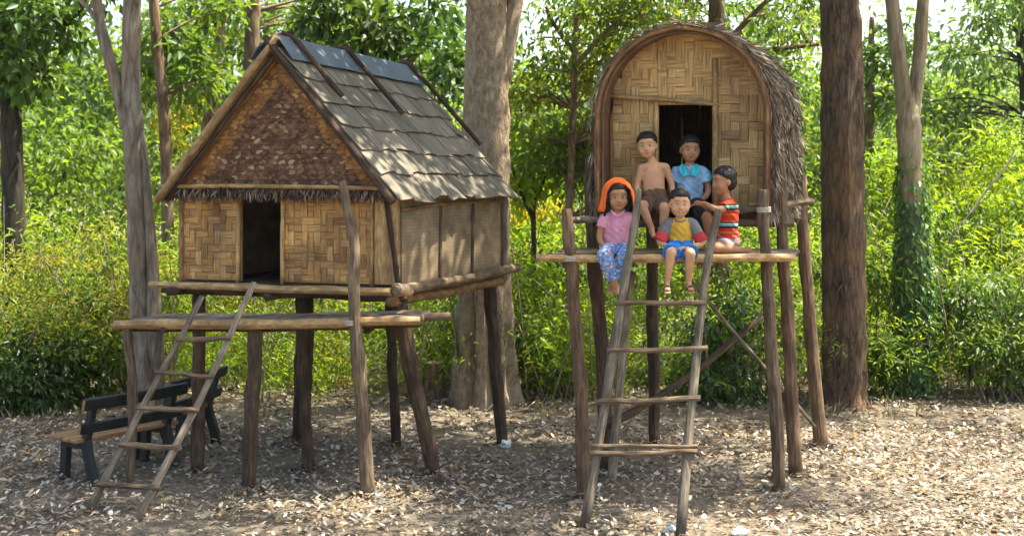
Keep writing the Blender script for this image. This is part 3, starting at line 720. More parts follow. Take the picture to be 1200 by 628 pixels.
def right_hut():
    t = hutB
    du0, du1 = u_at(771, 0, B), u_at(837, 0, B); zd = z_at(123, B(.8, 0, 0))
    br = sorted([WB * i / 22 for i in range(23)] + [du0, du1])
    fw = box_wall('front_wall', B, br, ZB + .02, lambda u: arch_top(u) - .02, (du0, du1, ZB, zd), (.012, .045), M['back'], t)
    weave(B, .008, .03, WB - .03, ZB + .02, 4.60, .096, lambda u, z: z < arch_top(u) + .045 and not (du0 - .02 < u < du1 + .02 and z < zd + .02), M['weave2'], fw, 'b', calm=lambda u, z: z > zd + .1)
    for u, zt in ((du0 - .015, zd + .03), (du1 + .015, 4.32)):
        pole('door_jamb', [B(u, -.02, ZB), B(u, -.02, zt)], [RP(6, 12.9)] * 2, M['bamboo'], t, jit=.003)
    pole('lintel', [B(-.03, -.035, zd + .10), B(WB * .5, -.035, zd + .03), B(du1 + .05, -.035, zd)], [RP(5, 12.9)] * 2, M['bamboo'], t, n=12, jit=.003)
    # back wall of upright dark sticks: light shows through the gaps
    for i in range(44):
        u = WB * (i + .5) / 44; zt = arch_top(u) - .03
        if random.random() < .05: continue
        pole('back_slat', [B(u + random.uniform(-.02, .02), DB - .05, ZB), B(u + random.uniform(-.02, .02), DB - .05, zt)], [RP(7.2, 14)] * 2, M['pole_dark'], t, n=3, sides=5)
    # floor
    mk('floor', *hexa([B(-.03, -.03, ZB - .05), B(WB + .03, -.03, ZB - .05), B(WB + .03, DB, ZB - .05), B(-.03, DB, ZB - .05), B(-.03, -.03, ZB), B(WB + .03, -.03, ZB), B(WB + .03, DB, ZB), B(-.03, DB, ZB)])[:2], M['pole_dark'], t, uvs=[(0, 0), (1, 0), (1, 1), (0, 1)] * 2)
    # arched shell
    n = 46; V = []; Fc = []; nvv = 9
    va, vb = -.36, DB + .02
    for k in range(nvv + 1):
        v = va + (vb - va) * k / nvv
        for i in range(n + 1):
            th = i / n; wob = .008 * math.sin(i * 1.9 + k * 2.3)
            a = arch(th, .012); b = arch(th, .062 + wob)
            V.append(B(a[0], v, a[1])); V.append(B(b[0], v, b[1]))
    S = (n + 1) * 2
    for k in range(nvv):
        for i in range(n):
            q = k * S + i * 2
            Fc.append((q, q + 2, q + S + 2, q + S)); Fc.append((q + 1, q + S + 1, q + S + 3, q + 3))
    for i in range(n):
        q = i * 2; Fc.append((q, q + 1, q + 3, q + 2)); q += nvv * S; Fc.append((q, q + 2, q + 3, q + 1))
    rf = mk('roof', V, Fc, M['thatch_red'], t)
    # ribs
    for v, r, w, mat in ((va + .01, .03, 4.5, M['bamboo_dark']), (va + .07, .0, 5, M['pole_red']), (DB - .02, .03, 6, M['pole_dark'])):
        pts = [B(arch(i / 30, r)[0], v, arch(i / 30, r)[1]) for i in range(31)]
        pole('rib', pts, [RP(w, 12.9)] * 2, mat, rf, n=44, sides=7)
    # battens along the roof
    for th in (.06, .13, .21, .30, .70, .78, .84, .90, .95, .98):
        a = arch(th, .088); pole('batten', [B(a[0], va + .12, a[1]), B(a[0], vb + random.uniform(-.02, .05), a[1] + random.uniform(-.02, .02))], [RP(3.6, 13.5)] * 2, M['pole_grey'], rf, n=6, jit=.004)
    # thatch strands
    n = 15000
    th = rng.uniform(.0, 1, n); v = rng.uniform(va - .02, vb + .04, n); C = []; D = []; N = []
    for a, b in zip(th, v):
        r = random.uniform(.055, .115); p = arch(a, r); q = arch(min(1, a + .02) if a > .5 else max(0, a - .02), r)
        p3 = B(p[0], b, p[1]); d = (B(q[0], b, q[1]) - p3); 
        if d.length < 1e-6: d = Vector((0, 0, -1))
        d = d.normalized(); C.append(p3); D.append(d); o = p3 - B(WB / 2, b, 3.5); N.append(o.normalized())
    C = np.array(C); D = np.array(D) + rng.normal(0, .24, (n, 3)); N = np.array(N) + rng.normal(0, .3, (n, 3))
    L = rng.uniform(.06, .15, n)
    foliage('thatch', C, D, N, L, L * .13, palette(n, [(0.17, 0.14, 0.11), (0.28, 0.235, 0.185), (0.38, 0.325, 0.26), (0.12, 0.09, 0.068), (0.22, 0.175, 0.13)]), M['thatch'], rf, curl=-.08, kind='stuff')
    # floor beams seen at the right
    pole('side_beam', [P(826, 249, 12.62), P(890, 244, 12.75), P(952, 236, 13.6)], [RP(9, 12.7), RP(9, 12.8), RP(8, 13)], M['pole'], t, n=12, jit=.006)
    pole('side_beam', [B(WB + .08, -.1, ZB - .07), B(WB + .1, DB * .5, ZB - .05), B(WB + .08, DB + .2, ZB - .03)], [RP(9, 13)] * 2, M['pole'], t, n=12, jit=.006)
    pole('side_beam', [B(-.06, -.25, ZB - .08), B(-.06, DB + .15, ZB - .08)], [RP(9, 13)] * 2, M['pole_dark'], t, n=10, jit=.006)
    pole('floor_beam', [B(-.2, -.04, ZB - .1), B(WB + .25, -.04, ZB - .1)], [RP(9, 13)] * 2, M['pole'], t, n=10, jit=.006)
    pole('floor_beam', [B(-.1, DB - .1, ZB - .1), B(WB + .2, DB - .1, ZB - .1)], [RP(9, 13)] * 2, M['pole_dark'], t, n=10, jit=.006)
    # hut posts
    def post(foot, pts, w, mat, nm='post'):
        f = G(*foot); f.z = -.06
        pole(nm, [f] + pts, [RP(w[0], f.y / K), RP(w[1], f.y / K)], mat, t, n=18, sides=10, wob=.06, jit=.010)
    post((711, 549), [P(705, 400, 13.1), P(696, 290, 13.08), P(693, 185, 13.05)], (17, 15), M['pole_dark'])
    post((933, 556), [P(924, 400, 12.86), P(918, 290, 12.86), P(911, 165, 12.84)], (17, 12), M['pole_red'])
    post((767, 520), [P(766, 430, 14.3), P(764, 250, 14.3)], (13, 14), M['pole_dark'])
    post((963, 523), [P(952, 400, 14.2), P(943, 290, 14.2), P(939, 205, 14.2)], (16, 13), M['pole_red'])
    # porch posts
    post((684, 582), [P(679, 450, 12.0), P(670, 320, 12.02), P(664, 245, 12.05)], (17, 13), M['pole_red'], 'porch_post')
    post((913, 573), [P(905, 420, 12.25), P(897, 300, 12.2), P(895, 222, 12.2)], (16, 12), M['pole'], 'porch_post')
    post((716, 562), [P(729, 420, 12.8), P(741, 318, 12.75)], (11, 10), M['pole_grey'], 'porch_post')
    # braces
    pole('brace', [P(798, 316, 12.4), P(955, 500, 13.9)], [RP(4.5, 13)] * 2, M['pole_grey'], t, n=10, jit=.006)
    pole('brace', [P(893, 372, 13.9), P(820, 432, 13.6), P(760, 472, 13.2), P(712, 497, 12.95)], [RP(7, 13), RP(9, 13)], M['pole_dark'], t, n=12, jit=.008)
    pole('rail', [P(660, 259, 12.12), P(700, 257, 12.95)], [RP(8, 12.2)] * 2, M['pole_grey'], t, jit=.005)
    # deck: front pole, then boards one behind the other
    zD = z_at(302, P(700, 302, 12.0))
    for i in range(8):
        y = 12.0 + .135 * i; w = .125
        xl = {0: 628, 1: 640, 2: 648}.get(i, 655 + 4 * (i % 2)); xr = {0: 932, 1: 934, 2: 928}.get(i, 926 + 5 * (i % 3))
        a = Vector(((xl - 600) * y / F, y, zD)) * K; b = Vector(((xr - 600) * y / F, y, zD)) * K
        if i == 0:
            pole('deck_pole', [a, a.lerp(b, .5) - Vector((0, 0, .006)), b], [RP(9, 12), RP(10, 12), RP(9, 12)], M['bamboo'], t, n=18, jit=.004)
        else:
            plank('deck_plank', a, b, (0, 1, 0), w * K * .93, .026, M['pole_grey'] if i % 3 else M['bamboo'], t, segs=8, jit=.004)
    for x in (668, 735, 820, 900):
        pole('deck_bearer', [P(x, 311, 12.05), P(x + 8, 304.5, 13.1)], [RP(8, 12)] * 2, M['pole'], t)
right_hut()

# ================================================================== BENCHES
M['bench_dark'] = surf('dark_blue_paint', (0.009, 0.011, 0.012), (0.024, 0.027, 0.029), nscale=14, bump=.2, rough=.5, var=.1)
M['bench_seat'] = surf('orange_brown_timber', (0.17, 0.08, 0.03), (0.34, 0.175, 0.07), scale=(1, 12, 6), nscale=4, bump=.2, rough=.5, var=.1)
def slab_path(pts, w, th, axis):
    "a flat bar bent along pts (2-D profile in the frame plane), thickness th along axis"
    V = []; Fc = []
    n = len(pts)
    for i, p in enumerate(pts):
        d = (pts[min(i + 1, n - 1)] - pts[max(i - 1, 0)]).normalized(); s = axis.cross(d).normalized()
        for a, b in ((-1, -1), (1, -1), (1, 1), (-1, 1)): V.append(p + s * (w[i] * a / 2) + axis * (th * b / 2))
    for i in range(n - 1):
        for k in range(4): Fc.append((i * 4 + k, i * 4 + (k + 1) % 4, i * 4 + 4 + (k + 1) % 4, i * 4 + 4 + k))
    Fc.append((3, 2, 1, 0)); k = (n - 1) * 4; Fc.append((k, k + 1, k + 2, k + 3))
    return V, Fc
def bench(loc, ang, length, label, s=1.0):
    t = thing('bench', loc, label, 'bench', 'low benches beside the gabled hut')
    ex = Vector((math.cos(ang), math.sin(ang), 0)); ey = Vector((-math.sin(ang), math.cos(ang), 0))   # ex: along the bench, ey: towards the sitter's front
    Q = lambda a, b, c: Vector(loc) + (ex * a + ey * b + Vector((0, 0, c))) * s
    for e in (.10, length - .12):
        back = catmull([Q(e, -.02, -.03), Q(e, .02, .12), Q(e, .075, .30), Q(e, .045, .42), Q(e, -.02, .655)], 14)
        V, Fc = slab_path(back, [.075 * s if i < 8 else .06 * s for i in range(15)], .05 * s, ex); fr = mk('end_frame', V, Fc, M['bench_dark'], t)
        front = catmull([Q(e, .36, -.03), Q(e, .345, .15), Q(e, .33, .30)], 6)
        V, Fc = slab_path(front, [.075 * s] * 7, .05 * s, ex); mk('leg', V, Fc, M['bench_dark'], fr)
        V, Fc = slab_path([Q(e, .05, .285), Q(e, .2, .275), Q(e, .37, .29)], [.055 * s] * 3, .048 * s, ex); mk('seat_bearer', V, Fc, M['bench_dark'], fr)
    def slat(name, b, c, w, th, mat, tilt, bow=0.0):
        up = (Vector((0, 0, 1)) * math.cos(tilt) - ey * math.sin(tilt)); nr = ex.cross(up).normalized()
        V = []; Fc = []; n = 8
        for i in range(n + 1):
            q = Q(length * i / n, b, c) - ey * (bow * s * math.sin(math.pi * i / n))
            for a, d in ((-1, -1), (1, -1), (1, 1), (-1, 1)): V.append(q + up * (w * s * a / 2) + nr * (th * s * d / 2))
        for i in range(n):
            for k in range(4): Fc.append((i * 4 + k, i * 4 + (k + 1) % 4, i * 4 + 4 + (k + 1) % 4, i * 4 + 4 + k))
        Fc.append((3, 2, 1, 0)); k = n * 4; Fc.append((k, k + 1, k + 2, k + 3))
        o = mk(name, V, Fc, mat, t)
        bv = o.modifiers.new('bevel', 'BEVEL'); bv.width = .008; bv.segments = 2
        if name == 'back_slat':
            for i, d in ((0, -1), (n, 1)):
                cc = V[i * 4:i * 4 + 4]; cen = sum(cc, Vector()) / 4
                mk('end_grain', [cen + (q - cen) * .8 + ex * d * .001 for q in cc] + [cen + (q - cen) * .8 + ex * d * .005 for q in cc], BOXF, M['bench_seat'], o)
        return o
    slat('back_slat', -.035, .62, .095, .035, M['bench_dark'], .26, .03)
    slat('back_slat', .02, .43, .085, .035, M['bench_dark'], .22, .02)
    for b in (.11, .21, .31, .40): slat('seat_slat', b, .325, .03, .088, M['bench_seat'], 0)
f1 = G(103, 567); 
bench((f1.x - .03, f1.y - .06, 0), math.radians(54), .98, 'dark painted bench with orange seat slats, nearer of the two beside the ladder', .98)
f2 = G(196, 541)
bench((f2.x - .02, f2.y, 0), math.radians(74), .95, 'dark bench farther back, partly hidden behind ladder and hut post', .98)

# ================================================================== TREES
def bark(name, dark, light, mott, vs=(9, 2.2), bump=.7, vscale=1.0, crack=.5):
    m, n, l, b, out = newmat(name)
    tc = n.new('ShaderNodeTexCoord'); mp = n.new('ShaderNodeMapping'); mp.inputs['Scale'].default_value = (vs[0], vs[0], vs[1]); l.new(tc.outputs['Object'], mp.inputs[0])
    no = n.new('ShaderNodeTexNoise'); no.inputs['Scale'].default_value = 1.3 * vscale; no.inputs['Detail'].default_value = 9; no.inputs['Roughness'].default_value = .68; no.inputs['Distortion'].default_value = .4; l.new(mp.outputs[0], no.inputs[0])
    r = ramp(n, [(.36, dark), (.62, light)]); l.new(no.outputs[0], r.inputs[0])
    n2 = n.new('ShaderNodeTexNoise'); n2.inputs['Scale'].default_value = 2.3; n2.inputs['Detail'].default_value = 4; l.new(tc.outputs['Object'], n2.inputs[0])
    r2 = ramp(n, [(.48, (0, 0, 0)), (.62, (.8, .8, .8))]); l.new(n2.outputs[0], r2.inputs[0])
    c = mixc(n, l, r.outputs[0], mott, r2.outputs[0])
    vo = n.new('ShaderNodeTexVoronoi'); vo.feature = 'DISTANCE_TO_EDGE'; vo.inputs['Scale'].default_value = .95 * vscale
    wv = mixc(n, l, mp.outputs[0], no.outputs['Color'], .8, 'ADD'); l.new(wv, vo.inputs['Vector'])
    rv = ramp(n, [(.0, (crack, crack * .95, crack * .9)), (.14, (1, 1, 1))]); l.new(vo.outputs['Distance'], rv.inputs[0])
    c = mixc(n, l, c, rv.outputs[0], 1.0, 'MULTIPLY')
    l.new(c, b.inputs['Base Color']); b.inputs['Roughness'].default_value = .9
    bp = n.new('ShaderNodeBump'); bp.inputs['Strength'].default_value = bump; bp.inputs['Distance'].default_value = .05; l.new(no.outputs[0], bp.inputs['Height']); l.new(bp.outputs[0], b.inputs['Normal'])
    return m
M['bark_pale'] = bark('pale_bark', (0.18, 0.125, 0.08), (0.40, 0.30, 0.205), (0.34, 0.265, 0.19), vs=(11, 5), bump=.8, vscale=1.5, crack=.78)
M['bark_grey'] = bark('grey_bark', (0.13, 0.105, 0.08), (0.34, 0.285, 0.22), (0.26, 0.185, 0.125), vs=(12, 2.4), bump=.8, crack=.65)
M['bark_tan'] = bark('tan_bark', (0.15, 0.12, 0.075), (0.36, 0.29, 0.19), (0.27, 0.22, 0.14), vs=(9, 2), bump=.5, crack=.75)
M['bark_dark'] = bark('dark_furrowed_bark', (0.045, 0.03, 0.02), (0.165, 0.108, 0.07), (0.19, 0.11, 0.055), vs=(13, 2.6), bump=1.0, vscale=1.4, crack=.55)
M['bark_brown'] = bark('brown_bark', (0.10, 0.06, 0.037), (0.25, 0.155, 0.095), (0.20, 0.15, 0.11), vs=(8, 2))
M['bark_black'] = bark('dark_bark', (0.02, 0.016, 0.012), (0.075, 0.058, 0.043), (0.05, 0.045, 0.033), vs=(8, 2))
M['ivy'] = leafmat('climber_leaf', trans=.35)

def tree(name, label, base, stems, mat, crown=None, leafkw=None, leafm='leaf', flute=None, sides=16, group=None, twigs=True):
    """stems: list of (points, radii); the first is the trunk, the rest are limbs.
    crown: list of (centre, radius) clumps"""
    t = thing(name, base, label, 'tree', group)
    tr = None
    for i, (pts, rad) in enumerate(stems):
        V, Fc, UV = tube(pts, rad, n=52 if i == 0 else 14, sides=sides if i == 0 else 9, wob=.035, flute=flute if i == 0 else None)
        o = mk('trunk' if i == 0 else 'limb', V, Fc, mat, t if i == 0 else tr, smooth=True, uvs=UV)
        if i == 0: tr = o
    if crown:
        arr = crown_leaves(crown, **leafkw)
        foliage('crown', *arr, M[leafm], t, curl=.12)
        if twigs:                                       # a branch to every clump
            parts = []; tips = [q for s_ in stems for q in catmull(s_[0], 12)[4:]]
            for c, r in crown:
                c = Vector(c); a = min(tips, key=lambda q: (q - c).length + 1.2 * max(0, q.z - c.z + .15)); d = (c - a).length
                mid = a.lerp(c, .5) + Vector((random.uniform(-.12, .12), random.uniform(-.12, .12), random.uniform(0, .14))) * d
                parts.append(tube([a, mid, c], [min(.010 + .010 * d, .04), .005], n=6, sides=5, wob=.05))
            V, Fc, UV = merge(parts); mk('branches', V, Fc, mat, t, smooth=True, uvs=UV)['kind'] = 'stuff'
    return t
def cloud(n, c, r, rad=(.35, .6), shell=.35):
    out = []
    for _ in range(n):
        d = Vector(unit(1)[0]); k = random.uniform(shell, 1) 
        out.append((Vector(c) + Vector((d.x * r[0], d.y * r[1], d.z * r[2])) * k, random.uniform(*rad)))
    return out

# big pale fluted tree between the huts
b = G(570, 470); bY = b.y / K
def fl_big(tt, an):
    k = max(0, 1 - tt / .30); k = min(1, k * 1.6); return k * (.16 - .34 * abs(math.sin(an * 4.5 + .6)) ** 3 - .14 * abs(math.sin(an * 10)) ** 3) + .35 * max(0, 1 - tt / .1) ** 2
up = Vector((.1, .3, 9.2)) + Vector((b.x, b.y, 0))
tree('fluted_tree', 'thick pale tree with fluted buttressed base between the two huts', b,
     [([(b.x, b.y, -.1), P(568, 330, bY), P(569, 180, bY), P(571, 40, bY), P(569, -120, bY), up], [RP(68, bY), RP(60, bY), RP(57, bY), RP(50, bY), RP(44, bY), .1]),
      ([P(586, 95, bY), P(598, 30, bY), P(616, -50, bY + .2), P(660, -220, bY + 1)], [RP(26, bY), RP(22, bY), RP(17, bY), .04]),
      ([P(562, -60, bY), P(500, -200, bY - 1.5), P(440, -300, bY - 3)], [RP(24, bY), .07, .03]),
      ([P(570, -100, bY), P(640, -240, bY - 2), P(700, -330, bY - 4)], [RP(24, bY), .07, .03])],
     M['bark_pale'], crown=cloud(64, (.2, 11.3, 7.0), (3.2, 3.0, 1.2), (.4, .75)) + cloud(16, (-1.2, 8.8, 7.3), (2.6, 1.3, .7), (.35, .6)), leafkw=dict(per=170, leaf=.18, pal=MID), flute=fl_big, sides=64)  # second cloud: unseen clumps added overhead to shade the left foreground

# big dark tree at the right
b = G(990, 474); bY = b.y / K
def fl_r(tt, an):
    return (.5 + .2 * math.sin(an * 5)) * max(0, 1 - tt / .055) ** 2 + .05 * math.sin(an * 4 + tt * 6) + .03 * math.sin(an * 7 - tt * 11)
tree('dark_tree', 'straight dark brown tree trunk just right of the arched hut', b,
     [([(b.x, b.y, -.1), P(989, 380, bY), P(988, 200, bY), P(986, 60, bY), P(985, -90, bY), (b.x + .2, b.y, 8.8)], [RP(52, bY), RP(50, bY), RP(47, bY), RP(46, bY), RP(44, bY), .09]),
      ([P(985, -120, bY), P(1060, -260, bY - 2), P(1130, -330, bY - 3)], [RP(20, bY), .06, .03]), ([P(985, -100, bY), P(900, -240, bY - 2), P(800, -320, bY - 4)], [RP(20, bY), .06, .03])],
     M['bark_dark'], crown=cloud(34, (3.9, 10.8, 7.3), (2.5, 2.6, 1.0), (.4, .7)) + cloud(5, (7.2, 12.6, 7.6), (1.4, 1.2, .8), (.35, .6)), leafkw=dict(per=140, leaf=.17, pal=MID), flute=fl_r, sides=28)  # crown centred to shade the hut; second cloud added out of view for dapple

# grey forked tree at the left
b = G(168, 489); bY = b.y / K
tree('forked_tree', 'slender grey double stemmed tree forking beside the gabled hut', b,
     [([(b.x, b.y, -.1), P(165, 400, bY), P(160, 260, bY), P(154, 120, bY), P(155, 0, bY), P(158, -150, bY), (b.x - .1, b.y - .3, 7.4)], [RP(28, bY), RP(23, bY), RP(22, bY), RP(22, bY), RP(21, bY), RP(20, bY), .05]),
      ([P(150, 150, bY), P(136, 95, bY), P(120, 40, bY), P(108, -30, bY), P(80, -180, bY)], [RP(17, bY), RP(15, bY), RP(13, bY), RP(12, bY), .03]),
      ([G(183, 488, -.05), P(182, 400, bY), P(178, 300, bY), P(170, 200, bY), P(163, 130, bY)], [RP(24, bY), RP(20, bY), RP(14, bY), RP(10, bY), RP(7, bY)]),
      ([P(122, 38, bY), P(106, 14, bY), P(92, -2, bY)], [RP(6, bY), RP(5, bY)])],
     M['bark_grey'], crown=cloud(34, (-3.2, 10.6, 7.0), (2.4, 2.8, 1.0), (.4, .7)), leafkw=dict(per=140, leaf=.15, pal=MID))

# pale forked tree at the right with a climber on its foot
b = G(1072, 462); bY = b.y / K
tr = tree('pale_forked_tree', 'pale forked tree with green climber wrapped round its lower trunk', b,
     [([(b.x, b.y, -.1), P(1071, 380, bY), P(1068, 240, bY), P(1065, 150, bY), P(1064, 108, bY)], [RP(32, bY), RP(27, bY), RP(25, bY), RP(29, bY), RP(17, bY)]),
      ([P(1064, 165, bY), P(1059, 110, bY), P(1052, 60, bY), P(1045, 0, bY), P(1030, -120, bY), P(1000, -260, bY)], [RP(21, bY), RP(19, bY), RP(18, bY), RP(14, bY), .03]),
      ([P(1067, 165, bY), P(1072, 110, bY), P(1078, 60, bY), P(1082, 0, bY), P(1095, -120, bY), P(1120, -260, bY)], [RP(19, bY), RP(16, bY), RP(16, bY), RP(13, bY), .03])],
     M['bark_tan'], crown=cloud(22, P(1070, -240, bY), (2.2, 2.0, .9), (.35, .6)), leafkw=dict(per=120, leaf=.15, pal=MID))
n = 3000; h = rng.beta(1.1, 1.9, n); an = rng.uniform(0, 6.283, n)
px = 1072 - 4 * h; zz = h * 2.6; rr = RP(30, bY) * (1.0 + .75 * rng.uniform(0, 1, n) ** 2 * (1.15 - h))
cx = (px - 600) * bY * K / F
C = np.stack([cx + rr * np.cos(an), b.y + rr * np.sin(an), zz], 1)
foliage('climber', C, np.stack([np.cos(an) * .6, np.sin(an) * .6, -.9 + 0 * an], 1) + rng.normal(0, .3, (n, 3)), np.stack([np.cos(an), np.sin(an), .4 + 0 * an], 1), rng.uniform(.05, .11, n), rng.uniform(.03, .06, n), palette(n, [(0.06, 0.14, 0.04), (0.09, 0.19, 0.05), (0.13, 0.23, 0.05)]), M['ivy'], tr, kind='stuff')

# thin and far trunks, each with its crown
def simple_tree(name, label, pts_px, Yo, widths, mat, crown, pal, per=110, leaf=.16, limbs=(), leafm='leaf', group=None, **kw):
    f = P(*pts_px[0], Yo); base = Vector((f.x, f.y, 0))
    pts = [(f.x, f.y, -.1)] + [P(x, y, Yo) for x, y in pts_px[1:]]
    st = [(pts, [RP(w, Yo) for w in widths])] + [([P(x, y, Yo + q) for x, y, q in lp], [RP(w, Yo) for w in lw]) for lp, lw in limbs]
    return tree(name, label, base, st, mat, crown=[c for cl in crown for c in cl], leafkw=dict(per=per, leaf=leaf, pal=pal, **kw), leafm=leafm, group=group)
CP = lambda n, px, py, Yo, r, rad=(.3, .55): cloud(n, P(px, py, Yo), r, rad)
simple_tree('shaded_tree', 'dark trunk at the left edge with broad leaves hanging beside it', [(18, 420), (17, 300), (14, 180), (10, 60), (6, -60), (0, -200)], 20, (30, 27, 25, 22, 20, 8), M['bark_black'],
            [CP(13, 62, 45, 19.5, (.75, .7, 1.1), (.25, .4)), CP(14, -40, 60, 19.5, (.8, .7, 1.3))], DARK + MID, per=70, leaf=.17, limbs=[([(12, 20, 0), (45, 10, -.3), (80, 30, -.5)], (8, 4)), ([(12, 60, 0), (45, 80, -.3), (75, 95, -.5)], (7, 3))], leafm='leaf_dark')
simple_tree('slim_tree', 'slim reddish trunk rising between the forked tree and gabled hut', [(197, 420), (196, 230), (191, 120), (183, 40), (176, -60), (170, -200)], 21, (15, 14, 13, 12, 11, 5), M['bark_brown'],
            [CP(12, 225, 60, 22, (1.0, .8, .9))], MID, per=90)
simple_tree('leaning_tree', 'brown leaning trunk behind the left roof edge of the gabled hut', [(238, 400), (242, 200), (250, 110), (257, 50), (264, -20), (275, -180)], 24, (20, 19, 17, 16, 15, 6), M['bark_brown'],
            [CP(12, 232, 75, 25.5, (1.4, 1.0, 1.2))], MID + DARK, per=100)
simple_tree('upright_tree', 'upright brown trunk directly above the gable peak', [(293, 400), (294, 200), (294, 90), (296, 30), (298, -30), (302, -200)], 23, (20, 19, 18, 17, 16, 6), M['bark_brown'],
            [CP(11, 345, 25, 24.5, (1.3, 1.0, .8))], MID, per=100)
simple_tree('leafy_tree', 'leafy tree showing above the ridge of the gabled hut', [(432, 400), (430, 200), (428, 80), (424, 0), (420, -150)], 22, (13, 12, 11, 10, 5), M['bark_black'],
            [CP(20, 425, 28, 21.5, (1.5, 1.0, .95)), CP(8, 505, 62, 21, (.7, .7, .9))], DARK + MID, per=85, leaf=.17, leafm='leaf_dark')
simple_tree('yellowing_tree', 'dense green tree with yellowing leaves left of the arched hut', [(660, 450), (663, 330), (668, 220), (672, 120), (676, 20), (684, -120)], 18.5, (11, 10, 9, 8, 7, 4), M['bark_brown'],
            [CP(30, 675, 110, 19, (.95, .8, 1.1), (.22, .42)), CP(12, 700, 20, 18.6, (1.2, .8, .5)), CP(14, 690, 205, 19, (.6, .6, .6), (.2, .4))], MID + MID + YEL[:2], per=130, leaf=.095,
            limbs=[([(672, 60, 0), (650, 30, -.1), (640, 8, -.2)], (6, 4)), ([(672, 80, 0), (720, 30, -.2), (780, 10, -.3)], (7, 4))])
simple_tree('thin_sapling', 'thin upright sapling stem in the gap between the huts', [(627, 440), (626, 330), (625, 250), (623, 190), (626, 140)], 19.5, (7, 6, 6, 5, 3), M['bark_black'],
            [CP(10, 622, 205, 19.6, (.5, .4, .5), (.2, .35))], LIME, per=70, leaf=.12, limbs=[([(626, 240, 0), (640, 205, 0), (648, 180, 0)], (4, 3)), ([(625, 260, 0), (606, 215, 0), (600, 190, 0)], (4, 3))])
simple_tree('spreading_tree', 'spreading tree with pale branches above the arched hut', [(842, 430), (842, 250), (841, 110), (840, 20), (842, -60), (850, -180)], 19.5, (24, 22, 21, 20, 18, 6), M['bark_brown'],
            [CP(14, 760, 18, 20, (1.2, .9, .6)), CP(15, 925, 60, 20, (.9, .9, 1.1)), CP(14, 900, 170, 20, (.6, .6, .7))], MID + TEAL[:2] + YEL[1:2], per=120, leaf=.10,
            limbs=[([(845, 90, 0), (890, 62, -.2), (960, 52, -.4)], (8, 5)), ([(842, 60, 0), (880, 20, -.2), (910, -10, -.4)], (8, 5)), ([(840, 60, 0), (790, 25, -.3), (730, 30, -.6), (700, 12, -.7)], (8, 4))])
simple_tree('edge_tree', 'bluish green broad tree reaching in from the right edge', [(1215, 430), (1212, 260), (1206, 140), (1198, 40), (1190, -80)], 24, (22, 20, 18, 15, 8), M['bark_black'],
            [CP(26, 1168, 125, 24.5, (1.6, 1.2, 1.35), (.35, .6)), CP(9, 1185, 15, 24, (.8, .9, .8)), CP(6, 1225, 200, 23, (.9, .9, .8))], TEAL, per=120, leaf=.13)
simple_tree('rounded_tree', 'rounded blue green tree filling the gap behind the dark trunk', [(1012, 430), (1015, 280), (1018, 180), (1020, 90), (1022, 20)], 25, (14, 13, 12, 10, 6), M['bark_brown'],
            [CP(16, 1012, 150, 25.5, (1.3, 1.1, 1.1)), CP(10, 1028, 60, 25, (.6, .6, .9))], TEAL + MID, per=110, leaf=.12)

# ================================================================== STUMP
st = G(508, 466)
def stump():
    t = thing('tree_stump', st, 'small sawn brown tree stump beside the fluted tree', 'stump')
    Yo = st.y / K
    V, Fc, UV = tube([(st.x, st.y, -.05), (st.x, st.y, .12), (st.x + .01, st.y, .36)], [RP(34, Yo), RP(27, Yo), RP(25, Yo)], n=8, sides=16, wob=.05)
    mk('trunk', V, Fc, M['bark_brown'], t, smooth=False, uvs=UV)
    V, Fc, UV = tube([(st.x + .01, st.y, .362), (st.x + .01, st.y, .374)], [RP(22, Yo), RP(21, Yo)], n=1, sides=16, wob=.05)
    mk('cut_face', V, Fc, M['pole_grey'], t, uvs=UV)
stump()

# ================================================================== UNDERGROWTH
def bush(name, label, clumps, per, leaf, pal, sprays=None, group='bushes along the edge of the clearing', leafm='leaf', aspect=.4, **kw):
    c0 = clumps[0][0]; t = thing(name, (c0.x, c0.y, 0), label, 'bush', group)
    sets = [crown_leaves(clumps, per=per, leaf=leaf, pal=pal, aspect=aspect, **kw)]
    if sprays: sets.append(spray_leaves(*sprays[0], **sprays[1]))
    foliage('foliage', *cat_arrays(*sets), M[leafm], t, curl=.15)
    parts = []
    for c, r in clumps[::2]:
        q = Vector((c0.x + random.uniform(-.25, .25), c0.y + random.uniform(-.2, .2), -.05))
        parts.append(tube([q, q.lerp(Vector(c), .5) + Vector((random.uniform(-.1, .1), 0, .1)), c], [.016, .006], n=6, sides=5, wob=.05))
    V, Fc, UV = merge(parts); mk('stems', V, Fc, M['twig'], t, smooth=True, uvs=UV)['kind'] = 'stuff'
    return t
def dome(px, py, Yo, r, n, rad=(.2, .38)): return cloud(n, P(px, py, Yo), r, rad, shell=.5)
def spr(px0, px1, Yo0, Yo1, n, Lmin, Lmax, z0=0.0):
    out = []; Ls = []
    for _ in range(n):
        y = random.uniform(Yo0, Yo1) * K; x = (random.uniform(px0, px1) - 600) * y / F
        out.append((x, y, z0 * random.uniform(0, 1))); Ls.append(random.uniform(Lmin, Lmax))
    return out, Ls
bush('domed_bush', 'bright yellow green domed bush at the right beyond the forked tree', dome(1120, 235, 21.5, (1.25, .9, .95), 46), 170, .10, LIME, (spr(1040, 1200, 21, 22, 130, 1.8, 2.6, .3), dict(leaf=.10, pal=LIME, nl=28)), aspect=.28)
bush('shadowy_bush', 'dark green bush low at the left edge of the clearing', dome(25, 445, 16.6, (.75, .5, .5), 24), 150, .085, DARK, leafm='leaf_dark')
bush('broad_leaf_bush', 'dark broad leaved bush behind the left end of the porch', dome(100, 410, 17.2, (.7, .5, .75), 24), 140, .085, MID + DARK[2:])
